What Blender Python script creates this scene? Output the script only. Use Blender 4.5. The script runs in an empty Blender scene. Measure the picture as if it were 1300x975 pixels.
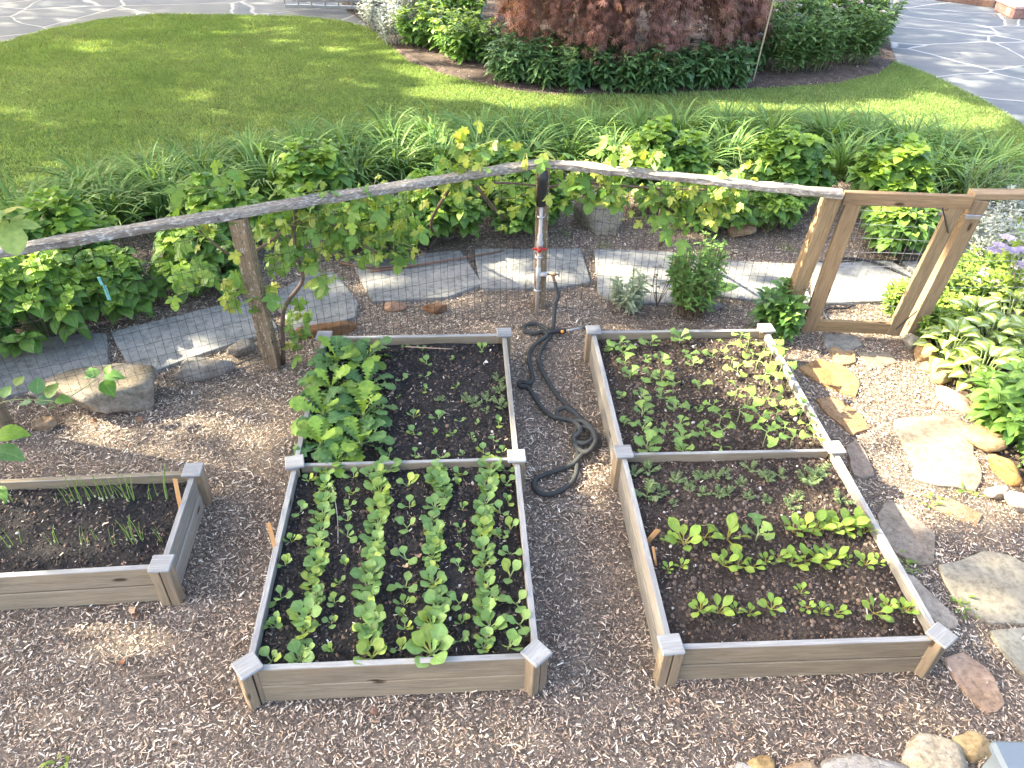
import bpy, bmesh, math, random
import numpy as np
from mathutils import Vector, Matrix, noise as mnoise

R = np.random.default_rng(7)
random.seed(7)
SC = bpy.context.scene
COL = SC.collection
rad = math.radians

# ------------------------------------------------------------------ camera
F, PITCH, ROLL, CH = 979.727, 0.652746, 0.026874, 3.08389
_f = np.array([0, math.cos(PITCH), -math.sin(PITCH)])
_x = np.array([1.0, 0, 0]); _u = np.cross(_x, _f)
CR = _x*math.cos(ROLL)+_u*math.sin(ROLL)
CU = -_x*math.sin(ROLL)+_u*math.cos(ROLL)
cam = bpy.data.cameras.new('camera'); co = bpy.data.objects.new('camera', cam); COL.objects.link(co)
cam.sensor_width = 36; cam.lens = F/1300*36; cam.clip_start = .05; cam.clip_end = 500
m = Matrix.Identity(4)
for i in range(3):
    m[i][0] = CR[i]; m[i][1] = CU[i]; m[i][2] = -_f[i]
m[2][3] = CH
co.matrix_world = m
SC.camera = co

# ------------------------------------------------------------------ light
SUN_EL, SUN_AZ = rad(34), rad(168)            # direction towards the sun (from +x, anticlockwise)
TS = np.array([math.cos(SUN_AZ)*math.cos(SUN_EL), math.sin(SUN_AZ)*math.cos(SUN_EL), math.sin(SUN_EL)])
w = bpy.data.worlds.new("World"); SC.world = w; w.use_nodes = True
nt = w.node_tree; nt.nodes.clear()
sky = nt.nodes.new('ShaderNodeTexSky'); sky.sky_type = 'NISHITA'; sky.sun_disc = False
sky.sun_elevation = SUN_EL; sky.sun_rotation = math.atan2(TS[0], TS[1]) % (2*math.pi)
sky.air_density = .8; sky.dust_density = 6.0; sky.ozone_density = .3
bg = nt.nodes.new('ShaderNodeBackground'); bg.inputs[1].default_value = .15
ou = nt.nodes.new('ShaderNodeOutputWorld')
nt.links.new(sky.outputs[0], bg.inputs[0]); nt.links.new(bg.outputs[0], ou.inputs[0])
sl = bpy.data.lights.new('sun', 'SUN'); sl.energy = 4.6; sl.angle = rad(.55); sl.color = (1, .89, .68)
so = bpy.data.objects.new('sun', sl); COL.objects.link(so)
so.rotation_euler = Vector(TS).to_track_quat('Z', 'Y').to_euler(); so.location = (-10, 0, 12)
SC.view_settings.view_transform = 'Standard'; SC.view_settings.look = 'None'
SC.view_settings.exposure = 2.85; SC.view_settings.gamma = 1
SC.render.engine = 'CYCLES'
SC.cycles.max_bounces = 5; SC.cycles.transparent_max_bounces = 4; SC.cycles.transmission_bounces = 3

# ------------------------------------------------------------------ helpers
def P(u, v, z=0.0):
    """point of the photograph's line of sight at height z"""
    d = _f + CR*(u-650)/F - CU*(v-487.5)/F
    t = (z-CH)/d[2]
    return np.array([0, 0, CH]) + t*d

def PY(u, v, y):
    d = _f + CR*(u-650)/F - CU*(v-487.5)/F
    return np.array([0, 0, CH]) + y/d[1]*d

def poly(pts, z=0):
    return np.array([P(a, b, z)[:2] for a, b in pts])

def inside(pts, pl):
    x, y = pts[:, 0], pts[:, 1]; r = np.zeros(len(pts), bool); n = len(pl); j = n-1
    for i in range(n):
        xi, yi = pl[i]; xj, yj = pl[j]
        if yi != yj:
            c = ((yi > y) != (yj > y)) & (x < (xj-xi)*(y-yi)/(yj-yi)+xi)
            r ^= c
        j = i
    return r

def vnoise(x, y, s=0, f=1.0):
    x = np.asarray(x)*f+s*17.3+1000; y = np.asarray(y)*f+s*7.7+1000
    xi = np.floor(x).astype(np.int64); yi = np.floor(y).astype(np.int64); fx = x-xi; fy = y-yi
    def h(a, b):
        n = (a*374761393+b*668265263+s*974711) & 0x7fffffff
        n = ((n ^ (n >> 13))*1274126177) & 0x7fffffff
        return ((n ^ (n >> 16)) & 0xffff)/65535.0
    fx = fx*fx*(3-2*fx); fy = fy*fy*(3-2*fy)
    return (h(xi, yi)*(1-fx)+h(xi+1, yi)*fx)*(1-fy)+(h(xi, yi+1)*(1-fx)+h(xi+1, yi+1)*fx)*fy

def fbm(x, y, s=0, f=1.0, o=4):
    a = 0; t = 0
    for k in range(o):
        a = a+vnoise(x, y, s+k, f*2**k)*.5**k; t += .5**k
    return a/t

def rotm(yaw, pitch, roll):
    cy, sy = np.cos(yaw), np.sin(yaw); cp, sp = np.cos(pitch), np.sin(pitch); cr, sr = np.cos(roll), np.sin(roll)
    n = len(yaw); Z = np.zeros((n, 3, 3)); X = np.zeros((n, 3, 3)); Y = np.zeros((n, 3, 3))
    Z[:, 0, 0] = cy; Z[:, 0, 1] = -sy; Z[:, 1, 0] = sy; Z[:, 1, 1] = cy; Z[:, 2, 2] = 1
    X[:, 0, 0] = 1; X[:, 1, 1] = cp; X[:, 1, 2] = -sp; X[:, 2, 1] = sp; X[:, 2, 2] = cp
    Y[:, 0, 0] = cr; Y[:, 0, 2] = sr; Y[:, 2, 0] = -sr; Y[:, 2, 2] = cr; Y[:, 1, 1] = 1
    return Z@X@Y

class Acc:
    def __init__(s): s.v = []; s.f = []; s.t = []; s.l = []; s.n = 0
    def add(s, v, f, tint=(1, 1, 1), luv=None):
        v = np.asarray(v, float).reshape(-1, 3); f = np.asarray(f, int)
        s.v.append(v); s.f.append(f+s.n); s.n += len(v)
        s.t.append(np.broadcast_to(np.asarray(tint, float), (len(v), 3)).copy())
        s.l.append(np.zeros((len(v), 3)) if luv is None else np.broadcast_to(np.asarray(luv, float), (len(v), 3)).copy())
    def inst(s, tm, pos, yaw, pitch, roll, sc, tint):
        """many copies of a template (verts, [faces], uv, colour multiplier)"""
        v, fs, uv, vc = tm
        n = len(pos)
        if n == 0: return
        sc = np.asarray(sc, float)
        if sc.ndim == 1: sc = np.stack([sc]*3, 1)
        M = rotm(np.asarray(yaw, float), np.asarray(pitch, float), np.asarray(roll, float))
        V = np.einsum('nij,nvj->nvi', M, v[None]*sc[:, None, :])+np.asarray(pos)[:, None, :]
        T = np.asarray(tint)[:, None, :]*vc[None]
        L = np.repeat(uv[None], n, 0).copy(); L[:, :, 2] = R.random(n)[:, None]
        k = len(v)
        s.v.append(V.reshape(-1, 3)); s.t.append(T.reshape(-1, 3)); s.l.append(L.reshape(-1, 3))
        off = (np.arange(n)*k+s.n)
        for f in fs: s.f.append((f[None]+off[:, None, None]).reshape(-1, f.shape[1]))
        s.n += n*k
    def mesh(s, name, smooth=False):
        me = bpy.data.meshes.new(name)
        V = np.concatenate(s.v); T = np.concatenate(s.t); L = np.concatenate(s.l)
        me.vertices.add(len(V)); me.vertices.foreach_set('co', V.astype(np.float32).ravel())
        tot = np.concatenate([np.full(len(f), f.shape[1]) for f in s.f]); idx = np.concatenate([f.ravel() for f in s.f])
        st = np.concatenate([[0], np.cumsum(tot)[:-1]])
        me.loops.add(len(idx)); me.loops.foreach_set('vertex_index', idx.astype(np.int32))
        me.polygons.add(len(tot)); me.polygons.foreach_set('loop_start', st.astype(np.int32))
        me.polygons.foreach_set('loop_total', tot.astype(np.int32))
        me.polygons.foreach_set('use_smooth', np.full(len(tot), smooth))
        a = me.attributes.new('tint', 'FLOAT_COLOR', 'POINT')
        a.data.foreach_set('color', np.concatenate([T, np.ones((len(T), 1))], 1).astype(np.float32).ravel())
        b = me.attributes.new('luv', 'FLOAT_VECTOR', 'POINT'); b.data.foreach_set('vector', L.astype(np.float32).ravel())
        me.update(calc_edges=True); me.validate()
        return me
    def build(s, name, mat, parent=None, smooth=False, loc=None):
        """link as one object; vertices are given in world space, loc is the object's origin"""
        if loc is None: loc = tuple(parent.location) if parent is not None and parent.type == 'EMPTY' else (0, 0, 0)
        lo = np.array(loc, float)
        if np.abs(lo).sum() > 0: s.v = [v-lo for v in s.v]
        o = bpy.data.objects.new(name, s.mesh(name, smooth)); COL.objects.link(o)
        o.data.materials.append(mat)
        if parent is not None:
            o.parent = parent
            if parent.type != 'EMPTY': pass
        else: o.location = lo
        return o

def tag(o, label=None, cat=None, group=None, kind=None):
    if label: o['label'] = label
    if cat: o['category'] = cat
    if group: o['group'] = group
    if kind: o['kind'] = kind
    return o

def empty(name, loc, label, cat, group=None, rz=0):
    o = bpy.data.objects.new(name, None); COL.objects.link(o); o.location = tuple(float(c) for c in loc)
    o.rotation_euler = (0, 0, rz); o.empty_display_size = .05
    return tag(o, label, cat, group)

def dup(o, loc, rz, sc, label, group):
    r = o.copy(); COL.objects.link(r); r.location = tuple(float(c) for c in loc); r.rotation_euler = (0, 0, rz); r.scale = (sc, sc, sc)
    r['label'] = label; r['group'] = group
    for ch in o.children:
        c = ch.copy(); COL.objects.link(c); c.parent = r
    return r

# ------------------------------------------------------------------ materials
def newmat(name):
    mt = bpy.data.materials.new(name); mt.use_nodes = True; n = mt.node_tree; n.nodes.clear(); return mt, n
def nd(n, t, **k):
    x = n.nodes.new(t)
    for a, b in k.items():
        if a.startswith('i_'): x.inputs[int(a[2:])].default_value = b
        else: setattr(x, a, b)
    return x
def ramp(n, src, stops):
    r = n.nodes.new('ShaderNodeValToRGB'); e = r.color_ramp.elements
    while len(e) < len(stops): e.new(.5)
    for i, (p, c) in enumerate(stops): e[i].position = p; e[i].color = (*c, 1) if len(c) == 3 else c
    n.links.new(src, r.inputs[0]); return r
def mix(n, a, b, fac, mode='MULTIPLY'):
    x = n.nodes.new('ShaderNodeMix'); x.data_type = 'RGBA'; x.blend_type = mode
    for s, i in ((fac, 0), (a, 6), (b, 7)):
        if hasattr(s, 'is_output'): n.links.new(s, x.inputs[i])
        else: x.inputs[i].default_value = s if i == 0 else (*s, 1)
    return x.outputs[2]
def finish(n, colour, rough=.8, bump=None, bstr=.3, bdist=.01, spec=.3, trans=0, metal=0):
    p = nd(n, 'ShaderNodeBsdfPrincipled'); p.inputs['Roughness'].default_value = rough if not hasattr(rough, 'is_output') else .5
    if hasattr(rough, 'is_output'): n.links.new(rough, p.inputs['Roughness'])
    p.inputs['Specular IOR Level'].default_value = spec; p.inputs['Metallic'].default_value = metal
    if hasattr(colour, 'is_output'): n.links.new(colour, p.inputs['Base Color'])
    else: p.inputs['Base Color'].default_value = (*colour, 1)
    if bump is not None:
        b = nd(n, 'ShaderNodeBump'); b.inputs['Strength'].default_value = bstr; b.inputs['Distance'].default_value = bdist
        n.links.new(bump, b.inputs['Height']); n.links.new(b.outputs[0], p.inputs['Normal'])
    o = nd(n, 'ShaderNodeOutputMaterial'); s = p.outputs[0]
    if trans:
        t = nd(n, 'ShaderNodeBsdfTranslucent')
        c = mix(n, colour, (1.25, 1.15, .5), 1.0)
        n.links.new(c, t.inputs[0])
        ms = nd(n, 'ShaderNodeMixShader'); ms.inputs[0].default_value = trans
        n.links.new(s, ms.inputs[1]); n.links.new(t.outputs[0], ms.inputs[2]); s = ms.outputs[0]
    n.links.new(s, o.inputs[0])
def attr(n, a): return nd(n, 'ShaderNodeAttribute', attribute_name=a)
def mapping(n, src, scale, loc=(0, 0, 0)):
    mp = nd(n, 'ShaderNodeMapping'); mp.inputs['Scale'].default_value = scale; mp.inputs['Location'].default_value = loc
    n.links.new(src, mp.inputs[0]); return mp.outputs[0]
def noisen(n, vec, scale, detail=4, rough=.6, dist=0):
    x = nd(n, 'ShaderNodeTexNoise'); x.inputs['Scale'].default_value = scale; x.inputs['Detail'].default_value = detail
    x.inputs['Roughness'].default_value = rough; x.inputs['Distortion'].default_value = dist
    if vec is not None: n.links.new(vec, x.inputs[0])
    return x
def geo(n): return nd(n, 'ShaderNodeNewGeometry').outputs['Position']

def leafmat(name, trans=.28, rough=.5, vein=.35, kind=None, spec=.3):
    mt, n = newmat(name); t = attr(n, 'tint'); l = attr(n, 'luv')
    sx = nd(n, 'ShaderNodeSeparateXYZ'); n.links.new(l.outputs['Vector'], sx.inputs[0])
    ab = nd(n, 'ShaderNodeMath', operation='ABSOLUTE'); n.links.new(sx.outputs[0], ab.inputs[0])
    nz = noisen(n, geo(n), 35, 3); nr = ramp(n, nz.outputs[0], [(.3, (.78, .8, .75)), (.7, (1.15, 1.12, 1.1))])
    c = mix(n, t.outputs['Color'], nr.outputs[0], 1.0)
    if kind == 'hosta':
        md = nd(n, 'ShaderNodeMath', operation='MULTIPLY_ADD'); n.links.new(nz.outputs[0], md.inputs[0]); md.inputs[1].default_value = .5
        n.links.new(ab.outputs[0], md.inputs[2])
        hr = ramp(n, md.outputs[0], [(.50, (1, 1, 1)), (.62, (0, 0, 0))])
        c = mix(n, c, (.50, .56, .33), hr.outputs[0], 'MIX')
    if vein:
        mr = ramp(n, ab.outputs[0], [(.03, (vein, vein, vein)), (.10, (0, 0, 0))])
        c = mix(n, c, (.30, .42, .14), mr.outputs[0], 'MIX')
    # side veins as a bump
    wv = nd(n, 'ShaderNodeMath', operation='MULTIPLY_ADD'); n.links.new(ab.outputs[0], wv.inputs[0]); wv.inputs[1].default_value = -.35
    n.links.new(sx.outputs[1], wv.inputs[2])
    s1 = nd(n, 'ShaderNodeMath', operation='MULTIPLY'); n.links.new(wv.outputs[0], s1.inputs[0]); s1.inputs[1].default_value = 45
    s2 = nd(n, 'ShaderNodeMath', operation='SINE'); n.links.new(s1.outputs[0], s2.inputs[0])
    finish(n, c, rough, s2.outputs[0], .12, .004, spec, trans)
    return mt

def woodmat(name, cols, stain=None, rough=.85, knots=True, lichen=None):
    mt, n = newmat(name); l = attr(n, 'luv').outputs['Vector']; t = attr(n, 'tint')
    g1 = noisen(n, mapping(n, l, (1.6, 22, 22)), 3.2, 6, .7, .9)
    g2 = noisen(n, mapping(n, l, (1, 5, 5)), 1.7, 3, .5)
    r = ramp(n, g1.outputs[0], [(.28, cols[0]), (.5, cols[1]), (.72, cols[2])])
    r2 = ramp(n, g2.outputs[0], [(.3, (.78, .78, .8)), (.7, (1.12, 1.1, 1.05))])
    c = mix(n, r.outputs[0], r2.outputs[0], 1.0); c = mix(n, c, t.outputs['Color'], 1.0)
    if knots:
        vo = nd(n, 'ShaderNodeTexVoronoi'); vo.inputs['Scale'].default_value = 1; n.links.new(mapping(n, l, (3.1, 9, 9)), vo.inputs[0])
        kr = ramp(n, vo.outputs['Distance'], [(.07, (1, 1, 1)), (.13, (0, 0, 0))])
        c = mix(n, c, (.07, .045, .025), kr.outputs[0], 'MIX')
    if lichen:
        ln = noisen(n, mapping(n, l, (14, 30, 30)), 2.4, 5, .7)
        lr = ramp(n, ln.outputs[0], [(lichen, (0, 0, 0)), (lichen+.06, (1, 1, 1))])
        c = mix(n, c, (.45, .44, .38), lr.outputs[0], 'MIX')
        dr = ramp(n, ln.outputs[0], [(.34, (1, 1, 1)), (.40, (0, 0, 0))])
        c = mix(n, c, (.06, .055, .045), dr.outputs[0], 'MIX')
    finish(n, c, rough, g1.outputs[0], .55, .006, .25)
    return mt

def stonemat(name, cols, scale=5, bstr=.5, mossy=0):
    mt, n = newmat(name); t = attr(n, 'tint'); p = geo(n)
    a = noisen(n, p, scale, 7, .65, .3); b = noisen(n, p, scale*9, 5, .7)
    r = ramp(n, a.outputs[0], [(.3, cols[0]), (.5, cols[1]), (.7, cols[2])])
    r2 = ramp(n, b.outputs[0], [(.32, (.6, .6, .6)), (.5, (1, 1, 1)), (.72, (1.3, 1.3, 1.28))])
    c = mix(n, r.outputs[0], r2.outputs[0], 1.0); c = mix(n, c, t.outputs['Color'], 1.0)
    if mossy:
        d = noisen(n, p, scale*2.3, 6, .7); dr = ramp(n, d.outputs[0], [(.58, (0, 0, 0)), (.68, (mossy, mossy, mossy))])
        c = mix(n, c, (.09, .10, .07), dr.outputs[0], 'MIX')
    h = mix(n, a.outputs[0], b.outputs[0], .5, 'MIX')
    finish(n, c, .88, h, bstr, .02, .25)
    return mt

def plain(name, col, rough=.5, spec=.5, metal=0, nscale=40, amt=.15):
    mt, n = newmat(name); nz = noisen(n, geo(n), nscale, 4)
    r = ramp(n, nz.outputs[0], [(.3, tuple(c*(1-amt) for c in col)), (.7, tuple(min(1, c*(1+amt)) for c in col))])
    finish(n, r.outputs[0], rough, nz.outputs[0], .1, .002, spec, metal=metal)
    return mt

def tintmat(name, rough=.85, trans=0, nscale=120, amt=.25, spec=.2):
    mt, n = newmat(name); t = attr(n, 'tint'); nz = noisen(n, geo(n), nscale, 3)
    r = ramp(n, nz.outputs[0], [(.3, (1-amt,)*3), (.7, (1+amt,)*3)])
    finish(n, mix(n, t.outputs['Color'], r.outputs[0], 1.0), rough, None, 0, 0, spec, trans)
    return mt

M = {}
M['leaf'] = leafmat('leaf')
M['leaf_soft'] = leafmat('leaf_soft', .3, .6, .15)
M['leaf_gloss'] = leafmat('leaf_gloss', .18, .35, .15, spec=.5)
M['hosta'] = leafmat('hosta', .2, .45, .0, 'hosta')
M['blade'] = tintmat('blade', .55, .3, 60, .15, .3)
M['grass'] = tintmat('grass', .6, .3, 3, .12, .2)
M['stalk'] = tintmat('stalk', .6, .1, 60, .15, .3)
M['silver'] = tintmat('silver', .8, .15, 60, .1, .2)
M['maple'] = tintmat('maple', .6, .35, 20, .15, .25)
M['chip'] = tintmat('chip', .9, 0, 90, .22)
M['crumb'] = tintmat('crumb', .95, 0, 150, .3, .1)
M['bark'] = stonemat('bark', [(.08, .055, .04), (.15, .11, .08), (.24, .19, .15)], 9, .9)
M['wood'] = woodmat('bed_wood', [(.21, .165, .11), (.285, .232, .16), (.36, .30, .215)])
M['wood_side'] = woodmat('bed_wood_weathered', [(.19, .17, .145), (.27, .25, .215), (.35, .33, .295)])
M['wood_top'] = woodmat('bed_wood_grey', [(.24, .24, .23), (.33, .33, .32), (.42, .42, .41)], knots=False)
M['cap'] = woodmat('cap_wood', [(.22, .225, .22), (.31, .315, .31), (.40, .405, .40)], knots=False)
M['rail'] = woodmat('rail_wood', [(.16, .13, .10), (.26, .23, .195), (.37, .345, .31)], knots=False, lichen=.535)
M['post'] = woodmat('post_wood', [(.14, .10, .06), (.24, .175, .105), (.33, .26, .17)], lichen=.575)
M['gate'] = woodmat('gate_wood', [(.16, .115, .07), (.25, .185, .115), (.33, .26, .17)])
M['stake'] = woodmat('stake_wood', [(.50, .26, .10), (.66, .36, .15), (.75, .46, .22)], knots=False)
M['bluestone'] = stonemat('bluestone', [(.16, .172, .172), (.215, .222, .215), (.275, .275, .26)], 2.5, .15)
M['boulder'] = stonemat('boulder', [(.15, .13, .10), (.26, .235, .195), (.36, .34, .31)], 5, 1.0, .8)
M['sandstone'] = stonemat('sandstone', [(.22, .145, .085), (.31, .225, .14), (.37, .31, .225)], 4, .7, .25)
M['brownstone'] = stonemat('brownstone', [(.18, .15, .115), (.265, .225, .178), (.35, .305, .25)], 4, .7, .2)
M['buff'] = stonemat('buff', [(.18, .155, .12), (.25, .22, .175), (.32, .29, .235)], 3, .6, .35)
M['wire'] = plain('wire', (.05, .05, .05), .5, .5, .6)
M['wire_pale'] = plain('wire_pale', (.38, .38, .37), .5, .5, .6)
M['pvc'] = plain('pvc', (.52, .46, .42), .4, .5, 0, 12, .1)
M['pvc_white'] = plain('pvc_white', (.46, .45, .43), .4)
M['black'] = plain('black_plastic', (.025, .025, .027), .45)
M['red'] = plain('red_plastic', (.40, .03, .018), .4)
M['brass'] = plain('brass', (.30, .19, .10), .4, .5, .7)
M['steel'] = plain('steel', (.5, .5, .5), .35, .5, .8)
M['orange'] = plain('orange_plastic', (.85, .32, .03), .4)
M['teal'] = plain('teal_plastic', (.16, .45, .42), .4)
M['bluegrey'] = plain('bluegrey_plastic', (.15, .185, .21), .5, .4, 0, 3, .04)
M['petal'] = tintmat('petal', .7, .3, 60, .1)
M['brick'] = stonemat('brick', [(.25, .13, .10), (.36, .20, .16), (.42, .27, .22)], 6, .4)

# hose: ribbed fabric
mt, n = newmat('hose'); l = attr(n, 'luv').outputs['Vector']
wv = nd(n, 'ShaderNodeTexWave', wave_type='BANDS', bands_direction='X'); wv.inputs['Scale'].default_value = 60; wv.inputs['Distortion'].default_value = 1
n.links.new(l, wv.inputs[0])
r = ramp(n, wv.outputs['Fac'], [(.2, (.035, .037, .035)), (.9, (.10, .105, .10))])
finish(n, r.outputs[0], .8, wv.outputs['Fac'], .5, .003, .2); M['hose'] = mt

# soil and ground
def soilmat(name, cols, white=.0):
    mt, n = newmat(name); p = geo(n)
    a = noisen(n, p, 7, 8, .7, .2); b = noisen(n, p, 70, 6, .75)
    r = ramp(n, a.outputs[0], [(.3, cols[0]), (.5, cols[1]), (.75, cols[2])])
    r2 = ramp(n, b.outputs[0], [(.35, (.45, .45, .45)), (.55, (1, 1, 1)), (.75, (1.9, 1.8, 1.7))])
    c = mix(n, r.outputs[0], r2.outputs[0], 1.0)
    h = mix(n, a.outputs[0], b.outputs[0], .6, 'MIX')
    finish(n, c, .95, h, .9, .03, .15); return mt
M['soil'] = soilmat('soil', [(.020, .020, .021), (.038, .036, .036), (.075, .066, .060)])
M['soil_brown'] = soilmat('soil_brown', [(.034, .027, .023), (.068, .053, .043), (.13, .10, .08)])
M['mulch'] = soilmat('mulch', [(.13, .105, .084), (.20, .165, .135), (.28, .235, .195)])
M['bedsoil'] = soilmat('bedsoil', [(.07, .055, .045), (.13, .10, .082), (.20, .165, .135)])

mt, n = newmat('lawn_base'); p = geo(n)
a = noisen(n, p, 1.1, 4, .6); b = noisen(n, p, 45, 5, .8)
r = ramp(n, a.outputs[0], [(.3, (.11, .19, .05)), (.55, (.15, .24, .07)), (.75, (.20, .29, .10))])
r2 = ramp(n, b.outputs[0], [(.3, (.5, .5, .5)), (.7, (1.4, 1.4, 1.3))])
finish(n, mix(n, r.outputs[0], r2.outputs[0], 1.0), .9, b.outputs[0], .8, .03, .1); M['lawn'] = mt

# flagstone paving: irregular stones with pale mortar joints
mt, n = newmat('flagstone'); p = geo(n)
wob = noisen(n, p, 1.2, 2, .5)
wv_ = nd(n, 'ShaderNodeVectorMath', operation='MULTIPLY_ADD'); n.links.new(wob.outputs['Color'], wv_.inputs[0]); wv_.inputs[1].default_value = (.35, .35, 0); n.links.new(p, wv_.inputs[2])
mp = mapping(n, wv_.outputs[0], (.62, .80, 0))
v1 = nd(n, 'ShaderNodeTexVoronoi', feature='DISTANCE_TO_EDGE'); v1.inputs['Scale'].default_value = 1; n.links.new(mp, v1.inputs[0])
v2 = nd(n, 'ShaderNodeTexVoronoi', feature='F1'); v2.inputs['Scale'].default_value = 1; n.links.new(mp, v2.inputs[0])
sp = nd(n, 'ShaderNodeSeparateXYZ'); n.links.new(v2.outputs['Color'], sp.inputs[0])
st = ramp(n, sp.outputs[0], [(.0, (.12, .138, .152)), (.4, (.155, .168, .175)), (.7, (.185, .185, .172)), (1, (.135, .152, .165))])
nn = noisen(n, mapping(n, p, (1, 4, 1)), 1.6, 6, .65); n2 = ramp(n, nn.outputs[0], [(.3, (.80, .82, .86)), (.7, (1.2, 1.16, 1.08))])
c = mix(n, st.outputs[0], n2.outputs[0], 1.0)
j = ramp(n, v1.outputs['Distance'], [(.008, (1, 1, 1)), (.014, (0, 0, 0))])
c = mix(n, c, (.40, .39, .36), j.outputs[0], 'MIX')
jb = ramp(n, v1.outputs['Distance'], [(.015, (0, 0, 0)), (.035, (1, 1, 1))])
finish(n, c, .75, jb.outputs[0], .4, .01, .3); M['flag'] = mt

# ------------------------------------------------------------------ shapes
def boxv(sx, sy, sz, c=.003):
    """chamfered box centred at the origin: verts and triangles through a convex hull"""
    bm = bmesh.new()
    for a in (-1, 1):
        for b in (-1, 1):
            for d in (-1, 1):
                for k in range(3):
                    q = [a*sx/2, b*sy/2, d*sz/2]
                    for i in range(3):
                        if i != k: q[i] -= (a, b, d)[i]*c
                    bm.verts.new(q)
    bmesh.ops.convex_hull(bm, input=bm.verts)
    bm.verts.index_update()
    v = np.array([x.co[:] for x in bm.verts]); f = np.array([[y.index for y in x.verts] for x in bm.faces])
    bm.free(); return v, f

def box(acc, a, b, w_, h_, up=(0, 0, 1), tint=(1, 1, 1), c=.003, warp=0):
    """beam from a to b with width w_ (sideways) and height h_ (along up)"""
    a = np.array(a, float); b = np.array(b, float); d = b-a; L = np.linalg.norm(d); d /= L
    up = np.array(up, float); s = np.cross(up, d); s /= np.linalg.norm(s); u = np.cross(d, s)
    v, f = boxv(L, w_, h_, c)
    W = (a+b)/2+v[:, :1]*d+v[:, 1:2]*s+v[:, 2:]*u
    acc.add(W, f, tint, v+R.random(3)*20)

def beam_wavy(acc, a, b, w_, h_, seg=24, amp=.006, tint=(1, 1, 1)):
    """weathered board with uneven edges"""
    a = np.array(a, float); b = np.array(b, float); d = b-a; L = np.linalg.norm(d); d /= L
    s = np.cross((0, 0, 1), d); s /= np.linalg.norm(s); u = np.cross(d, s); off = R.random(3)*20
    ring = np.array([(-1, -.7), (-.8, -1), (.8, -1), (1, -.7), (1, .7), (.8, 1), (-.8, 1), (-1, .7)])
    V = []; Lu = []
    for i in range(seg+1):
        t = i/seg*L
        for k, (p_, q_) in enumerate(ring):
            ja, jb = (mnoise.noise(Vector((t*9+off[0], k*3.1, off[1])))*amp, mnoise.noise(Vector((t*9+off[0], k*3.1+50, off[1])))*amp)
            V.append(a+d*t+s*(p_*w_/2+ja)+u*(q_*h_/2+jb)); Lu.append((t+off[0], p_*w_/2+off[1], q_*h_/2+off[2]))
    Fq = [[i*8+k, i*8+(k+1) % 8, (i+1)*8+(k+1) % 8, (i+1)*8+k] for i in range(seg) for k in range(8)]
    acc.add(V, Fq, tint, Lu)
    n0 = acc.n; e = len(V)
    acc.f.append(np.array([[n0-e+7-k for k in range(8)], [n0-8+k for k in range(8)]]))

def tube(acc, pts, r, sides=6, tint=(1, 1, 1), taper=None, cap=True):
    pts = np.array(pts, float); n_ = len(pts); T = np.gradient(pts, axis=0); T /= np.linalg.norm(T, axis=1)[:, None]+1e-9
    V = []; L = []; s = None; t_ = 0
    for i in range(n_):
        t = T[i]
        if s is None:
            s = np.cross(t, (0, 0, 1) if abs(t[2]) < .9 else (1, 0, 0))
        s = s-t*np.dot(s, t); s /= np.linalg.norm(s)+1e-9; b = np.cross(t, s)
        rr = r if taper is None else r*(taper[i] if hasattr(taper, '__len__') else 1+(taper-1)*i/(n_-1))
        if i: t_ += np.linalg.norm(pts[i]-pts[i-1])
        for k in range(sides):
            a = 2*math.pi*k/sides; V.append(pts[i]+rr*(math.cos(a)*s+math.sin(a)*b)); L.append((t_, k/sides, .5))
    Fq = [[i*sides+k, i*sides+(k+1) % sides, (i+1)*sides+(k+1) % sides, (i+1)*sides+k] for i in range(n_-1) for k in range(sides)]
    acc.add(V, Fq, tint, L)
    if cap:
        e = len(V); n0 = acc.n-e
        acc.f.append(np.array([[n0+sides-1-k for k in range(sides)], [n0+e-sides+k for k in range(sides)]]))

def spline(ps, m_=8):
    ps = [np.array(p, float) for p in ps]; ps = [2*ps[0]-ps[1]]+ps+[2*ps[-1]-ps[-2]]; out = []
    for i in range(1, len(ps)-2):
        for k in range(m_):
            t = k/m_; a, b, c, d = ps[i-1:i+3]
            out.append(.5*((2*b)+(-a+c)*t+(2*a-5*b+4*c-d)*t*t+(-a+3*b-3*c+d)*t**3))
    out.append(ps[-2]); return np.array(out)

_ico = {}
def ico(k):
    if k not in _ico:
        bm = bmesh.new(); bmesh.ops.create_icosphere(bm, subdivisions=k, radius=1); bm.verts.index_update()
        _ico[k] = (np.array([v.co[:] for v in bm.verts]), np.array([[v.index for v in f.verts] for f in bm.faces])); bm.free()
    return _ico[k]

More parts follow.
